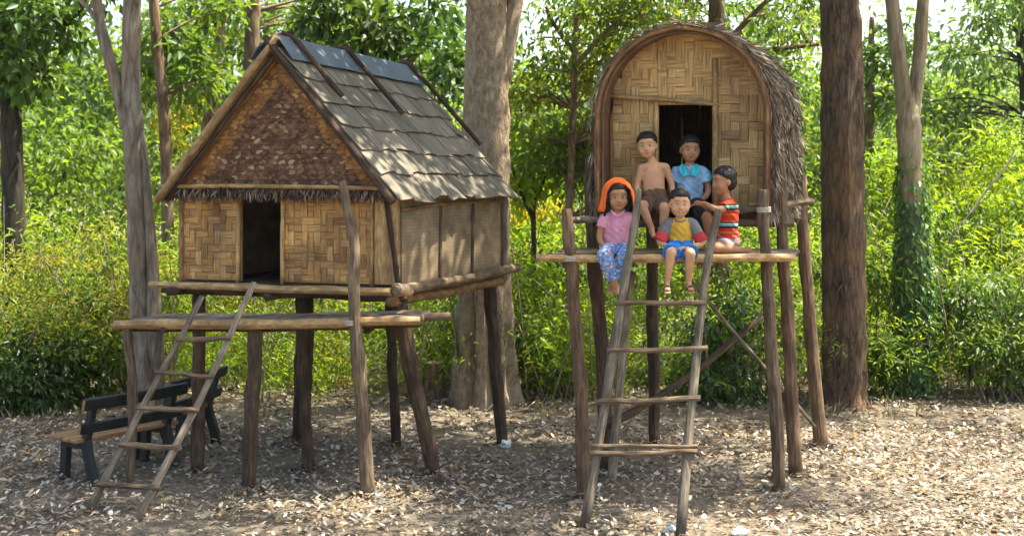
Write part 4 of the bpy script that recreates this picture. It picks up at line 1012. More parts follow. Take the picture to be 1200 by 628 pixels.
bush('olive_bush', 'olive bamboo bush drooping behind the near bench', dome(110, 330, 17.5, (.9, .6, .6), 22), 90, .075, OLIVE, (spr(40, 200, 16.6, 18, 140, 1.0, 1.9, .2), dict(leaf=.08, pal=OLIVE, nl=28)), aspect=.2)
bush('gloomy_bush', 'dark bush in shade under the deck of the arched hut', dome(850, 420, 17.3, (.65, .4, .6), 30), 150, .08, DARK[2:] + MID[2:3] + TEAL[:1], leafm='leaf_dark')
bush('fern_bush', 'ferny green bush hugging the dark tree trunk at its right', dome(1018, 370, 17.6, (.35, .3, .75), 16), 70, .11, MID, (spr(1005, 1040, 17.3, 17.8, 30, .8, 1.5), dict(leaf=.12, pal=MID)), aspect=.22)
bush('shady_bush', 'deep green bush low at the right edge', dome(1165, 385, 17.6, (.75, .5, .65), 34), 150, .085, DARK[1:] + MID[:2], leafm='leaf_dark')
bush('lit_bush', 'sunlit lime bush seen between the two huts', dome(640, 380, 17.8, (.6, .5, .7), 26), 120, .08, LIME, (spr(600, 690, 17.2, 18.2, 50, .8, 1.8), dict(leaf=.12, pal=LIME)), aspect=.3)

def mass(name, label, specs, mat='leaf'):
    sets = []
    for kind, args, kw in specs:
        sets.append(spray_leaves(*spr(*args), **kw) if kind == 's' else crown_leaves(args, **kw))
    foliage(name, *cat_arrays(*sets), M[mat], None, curl=.15, kind='stuff')['label'] = label
def band(px0, px1, py0, py1, Yo0, Yo1, n, rad):
    out = []
    for _ in range(n):
        Yo = random.uniform(Yo0, Yo1); out.append((P(random.uniform(px0, px1), random.uniform(py0, py1), Yo), random.uniform(*rad)))
    return [c for c in out if c[0].z > 0]
mass('undergrowth', 'dense bamboo and shrub undergrowth behind the huts', [
    ('s', (-60, 1260, 16.9, 19.5, 1700, .4, 1.7), dict(leaf=.075, pal=LIME + MID[3:], nl=24)),
    ('s', (-60, 1260, 19.0, 23.5, 1700, 1.4, 3.0, .3), dict(leaf=.10, pal=LIME, nl=30)),
    ('s', (-60, 420, 17.5, 21, 260, 1.4, 2.4, .3), dict(leaf=.08, pal=OLIVE, nl=30)),
    ('c', band(-80, 1280, 300, 465, 17.2, 20, 170, (.2, .45)), dict(per=90, leaf=.08, pal=MID + LIME[:2] + DARK[1:], tone=.4)),
    ('c', band(180, 240, 120, 175, 24, 26, 9, (.25, .4)) + band(600, 660, 215, 260, 20, 22, 9, (.2, .3)) + band(300, 420, 380, 440, 18, 19, 8, (.2, .3)), dict(per=70, leaf=.08, pal=YEL)),
    ('c', band(-80, 1280, 230, 400, 20, 24, 200, (.3, .6)), dict(per=110, leaf=.10, pal=LIME[:3] + MID + DARK[1:], tone=.4)),
])
mass('wooded_slope', 'sunlit woodland rising beyond the undergrowth', [
    ('c', band(-120, 1320, 170, 330, 25, 31, 210, (.5, 1.0)), dict(per=130, leaf=.15, pal=LIME[:2] + MID + DARK[1:], tone=.4)),
    ('c', band(-150, 1350, 110, 260, 32, 42, 190, (.8, 1.5)), dict(per=140, leaf=.22, pal=MID + LIME[:2] + TEAL + DARK[2:], tone=.4)),
    ('c', band(-200, 560, 40, 200, 42, 52, 90, (1.2, 2.0)), dict(per=130, leaf=.38, pal=TEAL + MID)),
    ('c', band(560, 1400, 90, 220, 42, 52, 110, (1.2, 2.0)), dict(per=130, leaf=.34, pal=TEAL + MID)),
    ('c', band(-150, 540, 0, 120, 34, 40, 46, (.8, 1.4)), dict(per=110, leaf=.24, pal=TEAL + MID)),
    ('c', band(690, 980, 10, 130, 34, 40, 30, (.8, 1.3)), dict(per=110, leaf=.24, pal=TEAL + MID)),
    ('c', band(1120, 1300, 60, 150, 34, 40, 18, (.8, 1.3)), dict(per=110, leaf=.24, pal=TEAL)),
])

# ================================================================== PEOPLE
def skinmat(name, col):
    m, n, l, b, out = newmat(name)
    tc = n.new('ShaderNodeTexCoord'); no = n.new('ShaderNodeTexNoise'); no.inputs['Scale'].default_value = 14; no.inputs['Detail'].default_value = 4; l.new(tc.outputs['Object'], no.inputs[0])
    r = ramp(n, [(.3, [c * .85 for c in col]), (.7, [min(1, c * 1.12) for c in col])]); l.new(no.outputs[0], r.inputs[0])
    l.new(r.outputs[0], b.inputs['Base Color']); b.inputs['Roughness'].default_value = .62; b.inputs['Specular IOR Level'].default_value = .25
    b.inputs['Subsurface Weight'].default_value = .12; b.inputs['Subsurface Radius'].default_value = (.012, .005, .003)
    return m
def plain(name, col, rough=.8, bump=.25, scale=30, var=.12):
    return surf(name, [c * .78 for c in col], [min(1, c * 1.12) for c in col], nscale=scale, bump=bump, dist=.004, rough=rough, var=0)
def cloth(name, col): return surf(name, [c * .62 for c in col], [min(1, c * 1.15) for c in col], scale=(1, 1, .55), nscale=11, bump=.7, dist=.012, rough=.9, var=0, detail=3)
M['skin'] = skinmat('skin', (0.52, 0.28, 0.15)); M['skin_dark'] = skinmat('skin_deep', (0.37, 0.18, 0.095))
M['hair'] = surf('black_hair', (0.006, 0.005, 0.005), (0.025, 0.02, 0.018), scale=(60, 60, 12), nscale=2, bump=.6, dist=.004, rough=.45, var=0)
M['lip'] = plain('lip', (0.26, 0.085, 0.06), .5); M['eye_white'] = plain('eye_white', (.34, .29, .25), .3, 0); M['iris'] = plain('iris', (.012, .008, .006), .2, 0); M['teeth'] = plain('teeth', (.65, .62, .55), .4, 0)

def blob(c, r, R=None, seg=16, rin=12):
    V = []; Fc = []; R = R or Matrix.Identity(3)
    for i in range(rin + 1):
        ph = math.pi * i / rin
        for s in range(seg):
            a = 2 * math.pi * s / seg
            V.append(Vector(c) + R @ Vector((r[0] * math.sin(ph) * math.cos(a), r[1] * math.sin(ph) * math.sin(a), -r[2] * math.cos(ph))))
    for i in range(rin):
        for s in range(seg):
            Fc.append((i * seg + s, i * seg + (s + 1) % seg, (i + 1) * seg + (s + 1) % seg, (i + 1) * seg + s))
    return V, Fc
def limb(pts, radii, rnd=True, n=12, sides=14, squash=None):
    "tapered closed tube; rnd rounds the ends; squash=(axis vector, factor) flattens the section"
    C = catmull(pts, n); V = []; Fc = []; rings = []
    rad = [lerp_list(radii, i / n) for i in range(n + 1)]
    if rnd:
        d0 = (C[0] - C[1]).normalized(); d1 = (C[-1] - C[-2]).normalized()
        pre = [(C[0] + d0 * rad[0] * k, rad[0] * math.sqrt(max(0, 1 - k * k))) for k in (.96, .75, .4)]
        post = [(C[-1] + d1 * rad[-1] * k, rad[-1] * math.sqrt(max(0, 1 - k * k))) for k in (.4, .75, .96)]
        seq = pre + list(zip(C, rad)) + post
    else: seq = list(zip(C, rad))
    prev = None
    for i, (c, r) in enumerate(seq):
        d = (seq[min(i + 1, len(seq) - 1)][0] - seq[max(i - 1, 0)][0]).normalized()
        a = d.orthogonal().normalized() if prev is None else (prev - d * prev.dot(d)).normalized()
        prev = a; b = d.cross(a)
        for s in range(sides):
            an = 2 * math.pi * s / sides; o = (a * math.cos(an) + b * math.sin(an)) * r
            if squash: o = o - squash[0] * o.dot(squash[0]) * (1 - squash[1])
            V.append(c + o)
    m = len(seq)
    for i in range(m - 1):
        for s in range(sides): Fc.append((i * sides + s, i * sides + (s + 1) % sides, (i + 1) * sides + (s + 1) % sides, (i + 1) * sides + s))
    Fc.append(tuple(range(sides))[::-1]); Fc.append(tuple(range((m - 1) * sides, m * sides)))
    return V, Fc
def fuse(name, shapes, mat, parent, voxel=.006, smooth=5, disp=None):
    "fuse closed shapes into one continuous skin"
    V = []; Fc = []
    for v, f in shapes:
        k = len(V); V += v; Fc += [tuple(i + k for i in q) for q in f]
    off = wloc(parent); me = bpy.data.meshes.new(name + '_src'); me.from_pydata([tuple(v - off) for v in V], [], Fc)
    import bmesh
    bm = bmesh.new(); bm.from_mesh(me); bmesh.ops.recalc_face_normals(bm, faces=bm.faces); bm.to_mesh(me); bm.free()
    tmp = bpy.data.objects.new(name + '_src', me); COL.objects.link(tmp)
    md = tmp.modifiers.new('r', 'REMESH'); md.mode = 'VOXEL'; md.voxel_size = voxel; md.use_smooth_shade = True
    sm = tmp.modifiers.new('s', 'SMOOTH'); sm.factor = .5; sm.iterations = smooth
    dg = bpy.context.evaluated_depsgraph_get(); me2 = bpy.data.meshes.new_from_object(tmp.evaluated_get(dg)); me2.name = name
    bpy.data.objects.remove(tmp); bpy.data.meshes.remove(me)
    if disp:
        co = np.zeros(len(me2.vertices) * 3, dtype=np.float32); me2.vertices.foreach_get('co', co); co = co.reshape(-1, 3)
        no = np.zeros_like(co).ravel(); me2.vertices.foreach_get('normal', no); no = no.reshape(-1, 3)
        k, a = disp
        f = .6 * np.sin(co[:, 2] * k * 1.9 + co[:, 0] * k * 1.3 + 2 * np.sin(co[:, 0] * k * .5)) + np.sin(co[:, 0] * k + 3 * np.sin(co[:, 2] * k * .6)) * np.sin(co[:, 2] * k * .8 + 2 * np.sin(co[:, 1] * k * .7) + co[:, 0] * k * .4)
        me2.vertices.foreach_set('co', (co + no * (f * a)[:, None]).ravel().astype(np.float32)); me2.update()
    me2.materials.clear(); me2.materials.append(mat); me2.shade_smooth()
    return link(name, me2, None, parent)

def hand(wrist, d, palm_n, s=1.0, curl=.5, side=1):
    "palm and five bent fingers; d points to the fingers, palm_n out of the palm"
    d = d.normalized(); pn = (palm_n - d * palm_n.dot(d)).normalized(); sd = d.cross(pn)
    out = [limb([wrist, wrist + d * .03 * s, wrist + d * .052 * s], [.013 * s, .021 * s, .021 * s], squash=(pn, .55), n=5, sides=10)]
    for k, (o, L) in enumerate(((-.0175, .036), (-.006, .043), (.006, .040), (.0175, .031))):
        a = wrist + d * .052 * s + sd * o * s; L *= s
        b = a + (d * math.cos(curl * .6) + pn * math.sin(curl * .6)) * L * .5; c = b + (d * math.cos(curl * 1.5) + pn * math.sin(curl * 1.5)) * L * .5
        out.append(limb([a - d * .008 * s, a, b, c], [.0062 * s, .0062 * s, .0055 * s, .005 * s], n=6, sides=8))
    a = wrist + d * .018 * s + sd * side * .018 * s; b = a + (d * .6 + sd * side * .8) * .022 * s; c = b + (d * .9 + sd * side * .2 + pn * .3) * .02 * s
    out.append(limb([a, b, c], [.0085 * s, .007 * s, .0055 * s], n=5, sides=8))
    return out
def foot(ankle, d, s=1.0):
    "foot: heel, instep and five toes; d is the toe direction, sole roughly horizontal"
    d = d.normalized(); up = Vector((0, 0, 1)); up = (up - d * up.dot(d)).normalized(); sd = d.cross(up)
    sole = ankle - up * .030 * s
    out = [limb([ankle + up * .01, sole - d * .02 * s + up * .012], [.021 * s, .021 * s], n=4, sides=10), limb([sole - d * .022 * s, sole + d * .05 * s, sole + d * .09 * s], [.022 * s, .022 * s, .025 * s], squash=(up, .62), n=6, sides=12), limb([ankle, sole + d * .07 * s], [.021 * s, .013 * s], n=5, sides=10)]
    for k, o in enumerate((-.018, -.009, 0, .009, .018)):
        a = sole + d * .09 * s + sd * o * s - up * .003 * s; out.append(limb([a, a + d * (.022 - .002 * abs(k - 1)) * s], [.007 * s, .0058 * s], n=3, sides=8))
    return out, sole, d, up

def person(label, seat, headc, head_yaw, head_pitch, head_roll, sc, skin, J, hairlen=0.0, smile=False, headscale=1.0):
    """J: joints in metres (world): neck, chest, belly, pelvis, sh, el, wr (two each), hip, kn, an, toe"""
    t = thing('person', seat, label, 'person', 'children sitting on the arched hut')
    headscale *= 1.06; sc *= 1.05
    R = Matrix.Rotation(head_yaw, 3, 'Z') @ Matrix.Rotation(head_pitch, 3, 'X') @ Matrix.Rotation(head_roll, 3, 'Y')   # face looks along -y before turning
    hs = headscale; hp = lambda x, y, z: headc + R @ Vector((x, y, z)) * hs
    sh = []
    # head: skull, face, cheeks, jaw, nose, ears
    hb = lambda x, y, z, rx, ry, rz: blob(hp(x, y, z), (rx * hs, ry * hs, rz * hs), R)
    sh += [hb(0, .012, .022, .073, .080, .074), hb(0, -.018, -.022, .063, .053, .068), hb(0, -.030, -.062, .034, .034, .030),
           hb(-.034, -.040, -.030, .028, .024, .028), hb(.034, -.040, -.030, .028, .024, .028),
           hb(0, -.071, -.024, .0115, .012, .011), hb(0, -.064, -.004, .008, .010, .024), hb(-.010, -.067, -.027, .007, .008, .006), hb(.010, -.067, -.027, .007, .008, .006),
           hb(0, -.052, .032, .046, .018, .020),
           hb(-.069, .008, -.008, .009, .017, .024), hb(.069, .008, -.008, .009, .017, .024)]
    sh.append(limb([J['neck'] - Vector((0, 0, .02)), J['neck'], hp(0, .012, -.04)], [.036 * sc, .031 * sc, .032 * sc], n=6))
    # torso
    yax = J.get('front', Vector((0, 1, 0)))
    tor = [J['neck'] + Vector((0, 0, -.012)), (J['sh'][0] + J['sh'][1]) / 2 + Vector((0, 0, -.03)), J['chest'], J['belly'], J['pelvis']]
    trad = [.045 * sc, .078 * sc, .088 * sc, .086 * sc, .090 * sc]
    sh.append(limb(tor, trad, squash=(yax, .74), n=14, sides=18))
    sh.append(limb([J['sh'][0], (J['sh'][0] + J['sh'][1]) / 2 + Vector((0, 0, .008)), J['sh'][1]], [.034 * sc, .040 * sc, .034 * sc], n=8))
    for k in (0, 1):
        sh.append(limb([J['sh'][k], J['el'][k], J['wr'][k]], [.033 * sc, .026 * sc, .016 * sc], n=14))
        sh += hand(J['wr'][k], J['hd'][k], J['pn'][k], s=sc * 1.0, curl=J.get('curl', .6), side=1 if k else -1)
        sh.append(limb([J['hip'][k], J['kn'][k], J['kn'][k]], [.056 * sc, .041 * sc, .040 * sc], n=8))
        sh.append(limb([J['kn'][k], J['kn'][k].lerp(J['an'][k], .35) , J['an'][k]], [.040 * sc, .036 * sc, .022 * sc], n=10))
    soles = []
    for k in (0, 1):
        fs, so_, d_, u_ = foot(J['an'][k], J['toe'][k], sc); sh += fs; soles.append((so_, d_, u_))
    fuse('body', sh, skin, t, voxel=.0052, smooth=4)
    # face details
    for s in (-1, 1):
        e = mk('eye', *blob(hp(s * .027, -.0625, .004), (.0125 * hs, .008 * hs, .0046 * hs * (.6 if smile else 1)), R, 10, 8), M['eye_white'], t, smooth=True)
        mk('iris', *blob(hp(s * .027, -.0665, .004), (.0062 * hs, .0055 * hs, .0055 * hs * (.65 if smile else 1)), R, 8, 6), M['iris'], e, smooth=True)
        V, Fc = limb([hp(s * .014, -.0725, .0265), hp(s * .028, -.0715, .0280), hp(s * .042, -.0615, .0205)], [.0009, .0015, .0007], n=6, sides=6); mk('eyebrow', V, Fc, M['hair'], t, smooth=True)
    mw = .025 if smile else .020; md_ = .005 if smile else .0015
    V, Fc = limb([hp(-mw, -.0555, -.052 + md_), hp(-mw * .5, -.064, -.0535), hp(0, -.0665, -.053), hp(mw * .5, -.064, -.0535), hp(mw, -.0555, -.052 + md_)], [.002, .0042, .0046, .0042, .002], n=10, sides=8)
    lp = mk('lips', V, Fc, M['lip'], t, smooth=True)
    if smile:
        V, Fc = limb([hp(-.015, -.0625, -.0515), hp(0, -.0695, -.0525), hp(.015, -.0625, -.0515)], [.0018, .0028, .0018], n=6, sides=6); mk('teeth', V, Fc, M['teeth'], lp, smooth=True)
    # hair: cap with uneven tufts
    hsh = [hb(0, .024, .038, .079, .082, .074), hb(0, .046, -.004, .071, .060, .066), hb(0, -.016, .068, .056, .046, .034)]
    if hairlen: hsh += [limb([hp(s * .062, -.004, .03), hp(s * .074, .004, -.03), hp(s * .070, .0, -.05 - hairlen)], [.022, .022, .012], n=8) for s in (-1, 1)]
    rr = random.Random(len(label))
    for _ in range(150):
        a = rr.uniform(0, 6.28); p = rr.uniform(.05, 1.25)
        d = Vector((math.sin(p) * math.cos(a), math.sin(p) * math.sin(a), math.cos(p)))
        if d.y < -.62 and d.z < .55: continue
        c = Vector((0, .022, .032)) + Vector((d.x * .074, d.y * .084, d.z * .076))
        tg = Vector((d.x * .5 + rr.uniform(-.35, .35), -.55 + d.y * .3, -.55)); tg = (tg - d * tg.dot(d)).normalized()
        ln = rr.uniform(.022, .040); mid_ = c + tg * ln * .5 + d * rr.uniform(.002, .005); tip = c + tg * ln + d * rr.uniform(-.004, .004)
        hsh.append(limb([hp(*(c - d * .003)), hp(*mid_), hp(*tip)], [.0045, .005, .0014], n=4, sides=6))
    fuse('hair', hsh, M['hair'], t, voxel=.0042, smooth=1)
    return t, hp, R, soles
def V3(*a): return Vector(a)
def mat_stripe(name, bands, period, axis=2):
    m, n, l, b, out = newmat(name)
    tc = n.new('ShaderNodeTexCoord'); sp = n.new('ShaderNodeSeparateXYZ'); l.new(tc.outputs['Object'], sp.inputs[0])
    dv = n.new('ShaderNodeMath'); dv.operation = 'DIVIDE'; dv.inputs[1].default_value = period; l.new(sp.outputs[axis], dv.inputs[0])
    fr = n.new('ShaderNodeMath'); fr.operation = 'FRACT'; l.new(dv.outputs[0], fr.inputs[0])
    r = ramp(n, bands); r.color_ramp.interpolation = 'CONSTANT'; l.new(fr.outputs[0], r.inputs[0]); l.new(r.outputs[0], b.inputs['Base Color']); b.inputs['Roughness'].default_value = .9
    return m
def mat_print(name, cols, scale):
    m, n, l, b, out = newmat(name)
    tc = n.new('ShaderNodeTexCoord'); vo = n.new('ShaderNodeTexVoronoi'); vo.inputs['Scale'].default_value = scale; l.new(tc.outputs['Object'], vo.inputs[0])
    bw = n.new('ShaderNodeRGBToBW'); l.new(vo.outputs['Color'], bw.inputs[0])
    r = ramp(n, cols); r.color_ramp.interpolation = 'CONSTANT'; l.new(bw.outputs[0], r.inputs[0]); l.new(r.outputs[0], b.inputs['Base Color']); b.inputs['Roughness'].default_value = .9
    return m
M['pink'] = cloth('pink_cotton', (0.62, 0.27, 0.36)); M['orange'] = cloth('orange_cloth', (0.78, 0.14, 0.02)); M['navy'] = cloth('dark_navy_cloth', (0.012, 0.014, 0.028))
M['print'] = mat_print('blue_printed_cotton', [(0, (0.07, 0.16, 0.38)), (.35, (0.16, 0.30, 0.50)), (.5, (0.42, 0.45, 0.46)), (.62, (0.10, 0.20, 0.42)), (.75, (0.34, 0.20, 0.17))], 62)
M['yellow'] = cloth('mustard_cotton', (0.60, 0.34, 0.045)); M['grey_cloth'] = cloth('grey_cotton', (0.17, 0.17, 0.18)); M['red'] = cloth('red_cotton', (0.50, 0.05, 0.055)); M['blue_short'] = cloth('bright_blue_cotton', (0.02, 0.16, 0.48))
M['shirt_blue'] = cloth('light_blue_cotton', (0.27, 0.44, 0.60)); M['teal'] = cloth('turquoise_cotton', (0.04, 0.42, 0.50)); M['dark_trouser'] = cloth('dark_trousers', (0.03, 0.025, 0.03))
M['tan_short'] = cloth('brown_cotton', (0.13, 0.075, 0.045)); M['faded'] = cloth('faded_pink_cotton', (0.40, 0.27, 0.25)); M['sandal'] = plain('tan_rubber', (0.36, 0.23, 0.10), .7)
M['stripe'] = mat_stripe('striped_knit', [(0, (0.50, 0.035, 0.02)), (.30, (0.60, 0.17, 0.02)), (.38, (0.50, 0.035, 0.02)), (.56, (0.02, 0.02, 0.03)), (.68, (0.10, 0.36, 0.36)), (.78, (0.52, 0.50, 0.40)), (.84, (0.02, 0.02, 0.03)), (.92, (0.55, 0.10, 0.02))], .135)

def sleeve(a, b, r0, r1): return limb([a, a.lerp(b, .5), b], [r0, (r0 + r1) / 2, r1], rnd=False, n=6)
def shirt_body(J, sc, hem, grow=1.13, sleeve_to=.7):
    yax = J.get('front', Vector((0, 1, 0)))
    mid = (J['sh'][0] + J['sh'][1]) / 2
    tor = [J['neck'] + Vector((0, 0, -.014)), mid + Vector((0, 0, -.03)), J['chest'], J['belly'], J['belly'].lerp(J['pelvis'], hem)]
    out = [limb(tor, [r * sc * grow for r in (.043, .080, .090, .090, .096)], rnd=False, squash=(yax, .78), n=14, sides=20),
           limb([J['sh'][0], mid + Vector((0, 0, .012)), J['sh'][1]], [.039 * sc, .043 * sc, .039 * sc], n=8)]
    return out
def shorts_shapes(J, sc, frac, r=(.105, .068, .058), squash=.8):
    yax = J.get('front', Vector((0, 1, 0)))
    out = [limb([J['belly'].lerp(J['pelvis'], .35), J['pelvis'], J['pelvis'] - Vector((0, 0, .02))], [r[0] * sc, r[0] * sc * 1.04, r[0] * sc * .95], squash=(yax, squash), n=6, sides=18)]
    for k in (0, 1):
        e = J['hip'][k].lerp(J['kn'][k], frac); out.append(limb([J['hip'][k], J['hip'][k].lerp(e, .5), e], [r[1] * sc, (r[1] + r[2]) / 2 * sc, r[2] * sc], rnd=False, n=6))
    return out
def sandals(t, soles, s, mat):
    for so_, d, u in soles:
        c = so_ - u * .019 * s + d * .045 * s
        V, Fc = limb([c - d * .075 * s, c - d * .02 * s, c + d * .035 * s, c + d * .075 * s], [.026 * s, .024 * s, .034 * s, .027 * s], squash=(u, .22), n=10, sides=14); o = mk('sandal', V, Fc, mat, t, smooth=True)
        sd = d.cross(u); V, Fc = limb([c + sd * .03 * s + d * .01, c + u * .042 * s + d * .03 * s, c - sd * .03 * s + d * .01], [.005, .006, .005], n=8, sides=6); mk('strap', V, Fc, M['dark_trouser'], o, smooth=True)

def children():
    Y0 = 12.12                                         # sitting on the front of the deck
    Q = lambda px, py, d=0.0, Yo=Y0: P(px, py, Yo + d / K)
    dn = Vector((0, 0, -1)); fw = Vector((0, -1, 0))
    # --- boy in mustard shirt, bright blue shorts
    J = dict(neck=Q(797, 256), chest=Q(797, 271, .01), belly=Q(797, 283, .01), pelvis=Q(797, 291, .02), sh=[Q(782.5, 263), Q(811.5, 263)], el=[Q(773, 283, -.03), Q(823, 284, -.03)], wr=[Q(785, 289, -.13), Q(807, 289, -.13)],
             hd=[V3(.9, -.3, -.15), V3(-.9, -.3, -.15)], pn=[dn, dn], hip=[Q(789.5, 292, .0), Q(804.5, 292, .0)], kn=[Q(786, 297.5, -.19), Q(809, 297.5, -.19)], an=[Q(782, 331, -.17), Q(807, 331, -.17)], toe=[V3(-.12, -1, -.18), V3(.08, -1, -.18)])
    t, hp, R, soles = person('smiling child in mustard shirt with red cuffs and bright blue shorts on deck edge', Q(797, 300), Q(796.5, 239.5, -.01), 0.02, .03, .04, .88, M['skin'], J, smile=True, headscale=.98)
    fuse('shirt', shirt_body(J, .95, .55), M['yellow'], t, smooth=4, disp=(62, .0028))
    for k in (0, 1):
        m_ = J['sh'][k].lerp(J['el'][k], .55); e = J['sh'][k].lerp(J['el'][k], .98); top = J['neck'].lerp(J['sh'][k], .55)
        fuse('sleeve', [limb([top, J['sh'][k], m_], [.036, .043, .043], rnd=False, n=8)], M['grey_cloth'], t, smooth=3)
        fuse('cuff', [sleeve(m_.lerp(J['sh'][k], .04), e, .046, .052)], M['red'], t, smooth=2)
    V, Fc = limb([Q(797 + 6 * math.cos(a), 257.5 + 2.4 * math.sin(a), -.025 - .02 * math.sin(a)) for a in [math.pi * i / 8 for i in range(9)]], [.006] * 2, n=12, sides=7); mk('collar', V, Fc, M['grey_cloth'], t, smooth=True)
    fuse('shorts', shorts_shapes(J, .95, .80, r=(.106, .074, .070)), M['blue_short'], t, smooth=3, disp=(60, .0018))
    sandals(t, soles, .88, M['sandal'])
    # --- girl in pink with orange cloth over her head
    J = dict(neck=Q(724, 247), chest=Q(723, 266, .01), belly=Q(723, 281, .01), pelvis=Q(724, 291, .02), sh=[Q(709, 255), Q(739, 255)], el=[Q(703, 279, -.01), Q(742, 279, .0)], wr=[Q(713, 294, -.12), Q(734, 291, -.12)],
             hd=[V3(.25, -.5, -.7), V3(-.7, -.5, -.3)], pn=[dn + fw * -.3, dn], hip=[Q(716, 292, .0), Q(731, 292, .0)], kn=[Q(708, 300, -.20), Q(733, 300, -.20)], an=[Q(722, 337, -.19), Q(717, 335, -.12)], toe=[V3(.45, -.9, -.25), V3(-.3, -1, -.15)])
    t, hp, R, soles = person('child in pink shirt and blue printed trousers with orange cloth over head', Q(723, 300), Q(724, 231, -.01), 0.06, .05, -.05, .93, M['skin_dark'], J, hairlen=.07)
    fuse('shirt', shirt_body(J, .98, .8, 1.16) + [sleeve(J['sh'][k], J['sh'][k].lerp(J['el'][k], .5), .046, .052) for k in (0, 1)], M['pink'], t, smooth=3, disp=(62, .0028))
    for s in (-1, 1):
        V, Fc = limb([Q(724, 254, -.075), Q(724 + s * 5, 250, -.06), Q(724 + s * 8, 246.5, -.02)], [.006, .011, .008], squash=(fw, .3), n=6, sides=8); mk('collar', V, Fc, M['pink'], t, smooth=True)
    tr = shorts_shapes(J, .95, 1.0, r=(.104, .070, .060))
    for k in (0, 1): tr.append(limb([J['kn'][k] + Vector((0, 0, .01)), J['kn'][k].lerp(J['an'][k], .75)], [.058, .050], rnd=False, n=6)); tr.append(blob(J['kn'][k], (.057, .057, .057)))
    fuse('trousers', tr, M['print'], t, smooth=3, disp=(60, .003))
    # head cloth: loose shawl over the crown, dark cloth beneath it
    for nm, mt, g in (('head_cloth', M['orange'], 1.0), ('head_cloth_lining', M['navy'], .86)):
        V = []; Fc = []; nu, nv = 28, 10
        for i in range(nu + 1):
            a_ = -2.30 + 4.75 * i / nu; dr = max(0, abs(a_) - 1.45)
            for j in range(nv + 1):
                q = j / nv; yy = -.050 + q * .165
                rs = (.84 + .26 * min(1, q / .32) if q < .32 else 1.10 - .55 * ((q - .32) / .68) ** 2) * g
                x = (.100 + .030 * dr) * math.sin(max(-1.5, min(1.5, a_))) * rs; z = .112 * math.cos(max(-1.5, min(1.5, a_))) * rs + .006 - dr * .125
                w = .005 * math.sin(i * 1.3 + j * 1.1) * math.sin(i * .7)
                V.append(hp(x + w, yy + .010 * math.cos(a_ * 2) + (0 if g == 1 else .006), z + w))
        for i in range(nu):
            for j in range(nv): Fc.append((i * (nv + 1) + j, (i + 1) * (nv + 1) + j, (i + 1) * (nv + 1) + j + 1, i * (nv + 1) + j + 1))
        o = mk(nm, V, Fc, mt, t, smooth=True); md = o.modifiers.new('s', 'SOLIDIFY'); md.thickness = .005; md.offset = 1
    V, Fc = limb([hp(-.078, -.01, -.01), hp(-.090, -.02, -.07), hp(-.102, -.02, -.13)], [.020, .024, .012], squash=(Vector((1, 0, 0)), .6), n=8); mk('head_cloth_end', V, Fc, M['navy'], t, smooth=True)
    # --- bare-chested boy on the hut floor
    Y1 = 12.90
    Q = lambda px, py, d=0.0, Yo=Y1: P(px, py, Yo + d / K)
    J = dict(neck=Q(765, 190), chest=Q(766, 208), belly=Q(767, 226, -.01), pelvis=Q(768, 239), sh=[Q(752, 197), Q(780, 196)], el=[Q(747, 218, .01), Q(787, 216, .0)], wr=[Q(748, 233, -.10), Q(789, 234, -.06)],
             hd=[V3(.1, -.5, -.6), V3(.1, -.3, -.8)], pn=[V3(.2, 0, -1), V3(-1, 0, 0)], hip=[Q(761, 241), Q(775, 241)], kn=[Q(752, 241, -.19), Q(779, 244, -.19)], an=[Q(764, 268, -.20), Q(776, 276, -.20)], toe=[V3(.1, -1, -.3), V3(-.05, -1, -.3)])
    t, hp, R, soles = person('bare chested child in brown shorts sitting left of the doorway', Q(767, 248), Q(758.5, 171.5), -.22, .02, -.08, .92, M['skin'], J, headscale=.98)
    fuse('shorts', shorts_shapes(J, .96, .78, r=(.106, .078, .072)), M['tan_short'], t, smooth=3, disp=(60, .0018))
    # --- boy in light blue shirt in the doorway
    Y2 = 13.05
    Q = lambda px, py, d=0.0, Yo=Y2: P(px, py, Yo + d / K)
    J = dict(neck=Q(808, 193), chest=Q(808, 211), belly=Q(808, 228), pelvis=Q(808, 240, .02), sh=[Q(792, 201), Q(824, 201)], el=[Q(786, 224, -.02), Q(830, 224, -.02)], wr=[Q(798, 237, -.15), Q(819, 237, -.15)],
             hd=[V3(.5, -.7, -.2), V3(-.5, -.7, -.2)], pn=[dn, dn], hip=[Q(800, 242), Q(816, 242)], kn=[Q(799, 242, -.22), Q(820, 242, -.22)], an=[Q(801, 281, -.22), Q(821, 281, -.22)], toe=[V3(0, -1, -.1), V3(.05, -1, -.1)])
    t, hp, R, soles = person('child in light blue shirt with turquoise collar sitting in the dark doorway', Q(808, 250), Q(808.5, 176), .06, .03, .05, .97, M['skin_dark'], J, headscale=1.0)
    fuse('shirt', shirt_body(J, 1.03, .8, 1.18) + [sleeve(J['sh'][k], J['sh'][k].lerp(J['el'][k], .55), .047, .054) for k in (0, 1)], M['shirt_blue'], t, smooth=3, disp=(62, .003))
    def lapel(s_, pts, mat):
        f_ = [Q(*p) for p in pts]; g_ = [p + Vector((0, .008, 0)) for p in f_]; k = len(pts)
        mk('collar', f_ + g_, [tuple(range(k)), tuple(range(2 * k - 1, k - 1, -1))] + [(i, i + k, (i + 1) % k + k, (i + 1) % k) for i in range(k)], mat, t)
    for s_ in (-1, 1):
        lapel(s_, [(808 + s_ * .5, 205, -.106), (808 + s_ * 7.5, 207, -.104), (808 + s_ * 13, 199, -.066), (808 + s_ * 9, 191.5, -.02), (808 + s_ * 6.2, 193, -.058)], M['teal'])
